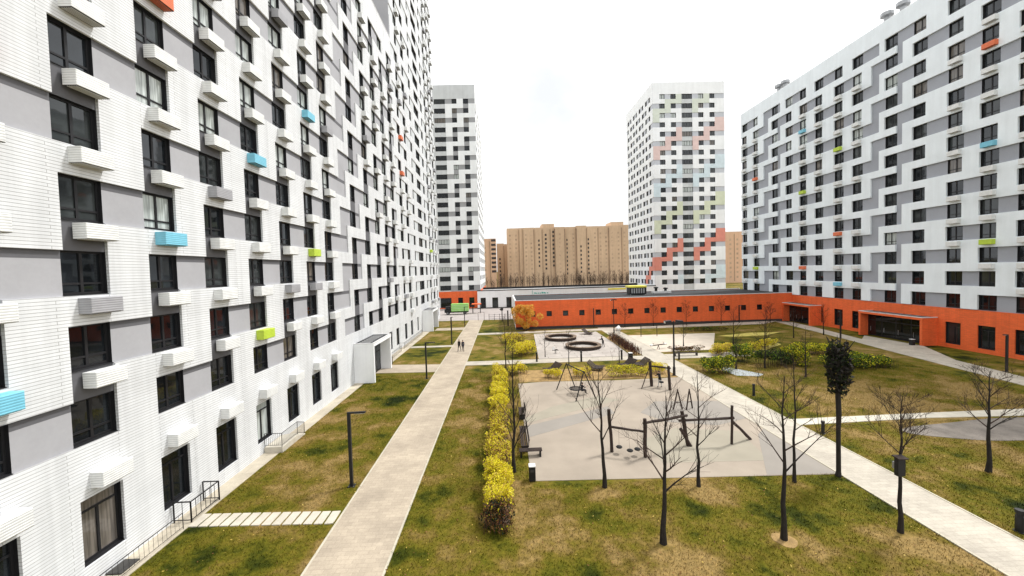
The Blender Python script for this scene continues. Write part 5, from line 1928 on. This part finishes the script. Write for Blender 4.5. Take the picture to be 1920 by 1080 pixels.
# ------------------------------------------------------------------ people
def person(label, x, y, z, face, h, pose, top='cloth_black', legs='cloth_navy', seed=0, hood=False):
    """one skinned body grown from a joint skeleton; pose: stride, arms, sit, bend"""
    s = h / 1.75
    t = thing('person', label, 'person', (x, y, z), face)
    V, Ed, R = [], [], []

    def add(p, r, parent=None):
        V.append(Vector(p) * s); R.append(r * s)
        if parent is not None:
            Ed.append((parent, len(V) - 1))
        return len(V) - 1
    sit = pose.get('sit', 0)
    hipz = .50 if sit else .93
    bend = pose.get('bend', .05)
    pel = add((0, 0, hipz), .125)
    dirv = Vector((0, math.sin(bend), math.cos(bend)))
    P0 = Vector((0, 0, hipz))
    wa = add(P0 + dirv * .18, .118, pel)
    ch = add(P0 + dirv * .36, .135, wa)
    sh = add(P0 + dirv * .50, .11, ch)
    nk = add(P0 + dirv * .585, .052, sh)
    nb = P0 + dirv * .585
    hd = add(nb + Vector((0, .025, .085)), .083, nk)
    crown = add(nb + Vector((0, .02, .19)), .088, hd)
    nose = add(nb + Vector((0, .125, .095)), .014, hd)
    for sx in (-1, 1):
        add(nb + Vector((sx * .088, .015, .105)), .016, hd)
    for sx in (-1, 1):
        st = pose.get('stride', 0) * sx
        hip = add((sx * .09, 0, hipz - .04), .098, pel)
        if sit:
            kn = add((sx * .11, .43, hipz + .02), .068, hip)
            an = add((sx * .11, .50, hipz - .40), .045, kn)
            toe = add((sx * .12, .66, hipz - .46), .04, an)
        else:
            kn = add((sx * .095, st * .22 + .03, .50), .066, hip)
            an = add((sx * .10, st * .40 - .02, .09 + max(0, -st) * .06), .044, kn)
            toe = add((sx * .11, st * .40 + .15, .042), .038, an)
        shp = P0 + dirv * .49 + Vector((sx * .17, 0, 0))
        a0 = add(shp, .066, sh)
        am = pose.get('arms', 'walk')
        if am == 'walk':
            el = shp + Vector((sx * .05, -st * .12 - .02, -.27)); wr = el + Vector((sx * .0, .10 - st * .10, -.22))
        elif am == 'forward':
            el = shp + Vector((sx * .04, .16, -.20)); wr = el + Vector((-sx * .02, .23, .06))
        elif am == 'hold':
            el = shp + Vector((sx * .10, -.04, -.22)); wr = el + Vector((sx * .02, .16, .14))
        else:
            el = shp + Vector((sx * .07, .02, -.27)); wr = el + Vector((-sx * .04, .14, -.17))
        e_ = add(el, .048, a0)
        w_ = add(wr, .033, e_)
        fd = (wr - el).normalized()
        palm = add(wr + fd * .07, .036, w_)
        lat = Vector((0, 1, 0)) if abs(fd.y) < .7 else Vector((1, 0, 0))
        for q, ln in enumerate((.068, .078, .073, .055)):
            off = lat * (-.03 + .02 * q)
            f1 = add(wr + fd * .10 + off, .010, palm)
            f2 = add(wr + fd * (.10 + ln) + off + Vector((-sx * .02, .01, -.008)), .0085, f1)
        t1 = add(wr + fd * .075 + lat * .048 + Vector((-sx * .012, 0, 0)), .011, palm)
        add(wr + fd * .115 + lat * .062 + Vector((-sx * .022, 0, 0)), .009, t1)
    me = bpy.data.meshes.new('person_body')
    me.from_pydata([tuple(v) for v in V], Ed, [])
    o = bpy.data.objects.new('body_tmp', me)
    COL.objects.link(o)
    md = o.modifiers.new('skin', 'SKIN')
    for i, sv in enumerate(me.skin_vertices[0].data):
        sv.radius = (R[i], R[i])
        sv.use_root = (i == 0)
    o.modifiers.new('sub', 'SUBSURF').levels = 1
    dg = bpy.context.evaluated_depsgraph_get()
    ev = o.evaluated_get(dg)
    nm = bpy.data.meshes.new_from_object(ev)
    bpy.data.objects.remove(o)
    nm.name = 'body'
    nm.materials.clear()
    for mt in (top, legs, 'skin', 'plinth'):
        nm.materials.append(M[mt])
    nkz = nb * s
    wrs = [V[i] for i in range(len(V)) if abs(R[i] - .033 * s) < 1e-6]
    for p in nm.polygons:
        c = p.center
        if (c - nkz).z > .01 * s and (c - nkz).length < .34 * s and abs(c.x) < .13 * s:
            p.material_index = 2
        elif any((c - w).length < .03 * s or (c - w).length < .2 * s and (c - w).dot((w - Vector(nkz))) > 0 and (c - w).length < .19 * s for w in wrs):
            p.material_index = 2
        elif c.z < (.11 if not sit else .12) * s:
            p.material_index = 3
        elif c.z < (hipz - .03) * s or (sit and c.y > .08 * s and c.z < (hipz + .1) * s):
            p.material_index = 1
        else:
            p.material_index = 0
        p.use_smooth = True
    place(nm, 'body', t)
    # hair or hood
    hm = bmesh.new()
    bmesh.ops.create_icosphere(hm, subdivisions=2, radius=.108 * s)
    hc = (nb + Vector((0, .0, .155))) * s
    for v in hm.verts:
        v.co.z *= 1.1
        if v.co.y > .05 * s and v.co.z < .035 * s:
            v.co.y = .05 * s
        v.co += hc
    hme = bpy.data.meshes.new('hair'); hm.to_mesh(hme); hm.free()
    hme.materials.append(M['hair' if not hood else top])
    place(hme, 'hair', t, smooth=True)
    # eyes and mouth
    b = MB()
    for sx in (-1, 1):
        b.obox((nb + Vector((sx * .035, .107, .118))) * s, (.012 * s, 0, 0), (0, .004 * s, 0), (0, 0, .006 * s), 'plinth')
    b.obox((nb + Vector((0, .105, .05))) * s, (.02 * s, 0, 0), (0, .004 * s, 0), (0, 0, .004 * s), 'brown_dark')
    b.build('face', t)
    # jacket hem that closes the torso over the hips
    if not sit:
        b = MB()
        n = 14
        for k in range(n):
            a0_, a1_ = 2 * math.pi * k / n, 2 * math.pi * (k + 1) / n
            q = []
            for (aa, rr_, zz) in ((a0_, .205, hipz - .12), (a1_, .205, hipz - .12), (a1_, .165, hipz + .16), (a0_, .165, hipz + .16)):
                q.append(((rr_ * math.cos(aa)) * s, (rr_ * .72 * math.sin(aa) + .01) * s, zz * s))
            b.face(q, top)
        b.build('jacket_hem', t)
    return t


person('person in a dark jacket walking on the main path, left of the pair', -6.98, 58.9, .03, 2.9, 1.78, {'stride': .9, 'arms': 'walk'}, 'cloth_black', 'cloth_black')
person('person in dark clothes walking on the main path, right of the pair', -6.40, 58.7, .03, 3.3, 1.70, {'stride': -.9, 'arms': 'walk'}, 'cloth_navy', 'cloth_black')
person('child in dark clothes sitting on the rim of the basket swing', SWX + .35, SWY + .15, .08, -1.2, 1.55, {'sit': 1, 'arms': 'forward', 'bend': .12}, 'cloth_black', 'cloth_black')
person('person in a black jacket and pale trousers standing by the log swing', 15.55, 38.0, .03, 1.9, 1.68, {'stride': .35, 'arms': 'forward', 'bend': .25}, 'cloth_black', 'cloth_white')
person('person in black bending over the rim of the nearer round bench', 15.1, 58.2, .035, 1.6, 1.75, {'stride': .4, 'arms': 'forward', 'bend': .35}, 'cloth_black', 'cloth_black')

# ------------------------------------------------------------------ light and sky
SUN_EL, SUN_AZ = math.radians(56), math.radians(62)     # azimuth clockwise from +Y
sd = Vector((math.sin(SUN_AZ) * math.cos(SUN_EL), math.cos(SUN_AZ) * math.cos(SUN_EL), math.sin(SUN_EL)))
sl = bpy.data.lights.new('sun', 'SUN')
sl.energy = 1.75
sl.angle = math.radians(8)
sl.color = (1.0, 0.975, 0.94)
so = bpy.data.objects.new('sun', sl)
COL.objects.link(so)
so.location = (40, -40, 120)
so.rotation_euler = (-sd).to_track_quat('-Z', 'Y').to_euler()

w = bpy.data.worlds.new('World')
scene.world = w
w.use_nodes = True
nt = w.node_tree
bg = nt.nodes['Background']
sky = nt.nodes.new('ShaderNodeTexSky')
sky.sky_type = 'NISHITA'
sky.sun_disc = False
sky.sun_elevation = SUN_EL
sky.sun_rotation = SUN_AZ
sky.altitude = 150
sky.air_density = 1.2
sky.dust_density = 2.5
tc = nt.nodes.new('ShaderNodeTexCoord')
mp = nt.nodes.new('ShaderNodeMapping')
mp.inputs['Scale'].default_value = (1.0, 1.0, 1.6)
mp.inputs['Location'].default_value = (0.35, 0.1, 0.0)
mp.inputs['Rotation'].default_value = (0, 0, math.radians(-33))
nt.links.new(tc.outputs['Generated'], mp.inputs['Vector'])
n = nd(nt, 'ShaderNodeTexNoise', Scale=1.5, Detail=5, Roughness=0.5)
nt.links.new(mp.outputs[0], n.inputs['Vector'])
n2 = nd(nt, 'ShaderNodeTexNoise', Scale=3.6, Detail=6, Roughness=0.6)
nt.links.new(mp.outputs[0], n2.inputs['Vector'])
av = nd(nt, 'ShaderNodeMath', operation='MULTIPLY_ADD')
nt.links.new(n2.outputs[0], av.inputs[0])
av.inputs[1].default_value = 0.3
sb = nd(nt, 'ShaderNodeMath', operation='MULTIPLY_ADD')
nt.links.new(n.outputs[0], sb.inputs[0])
sb.inputs[1].default_value = 0.85
sb.inputs[2].default_value = -0.075
nt.links.new(sb.outputs[0], av.inputs[2])
cloud = ramp(nt, av.outputs[0], [(0.34, (5.3, 5.45, 5.5)), (0.46, (6.3, 6.4, 6.45)), (0.56, (12.0, 12.0, 12.0))])
cov = ramp(nt, n.outputs[0], [(0.25, (0.95, 0.95, 0.95)), (0.45, (1, 1, 1))])
c = mixc(nt, cov, sky.outputs[0], cloud)
nt.links.new(c, bg.inputs['Color'])
bg.inputs['Strength'].default_value = 0.085

scene.view_settings.view_transform = 'Standard'
scene.view_settings.look = 'None'
scene.view_settings.exposure = 1.1
scene.view_settings.gamma = 1.0
scene.render.resolution_x = 1024
scene.render.resolution_y = 576
scene.render.engine = 'CYCLES'
scene.cycles.max_bounces = 6
scene.cycles.diffuse_bounces = 3
scene.cycles.glossy_bounces = 3
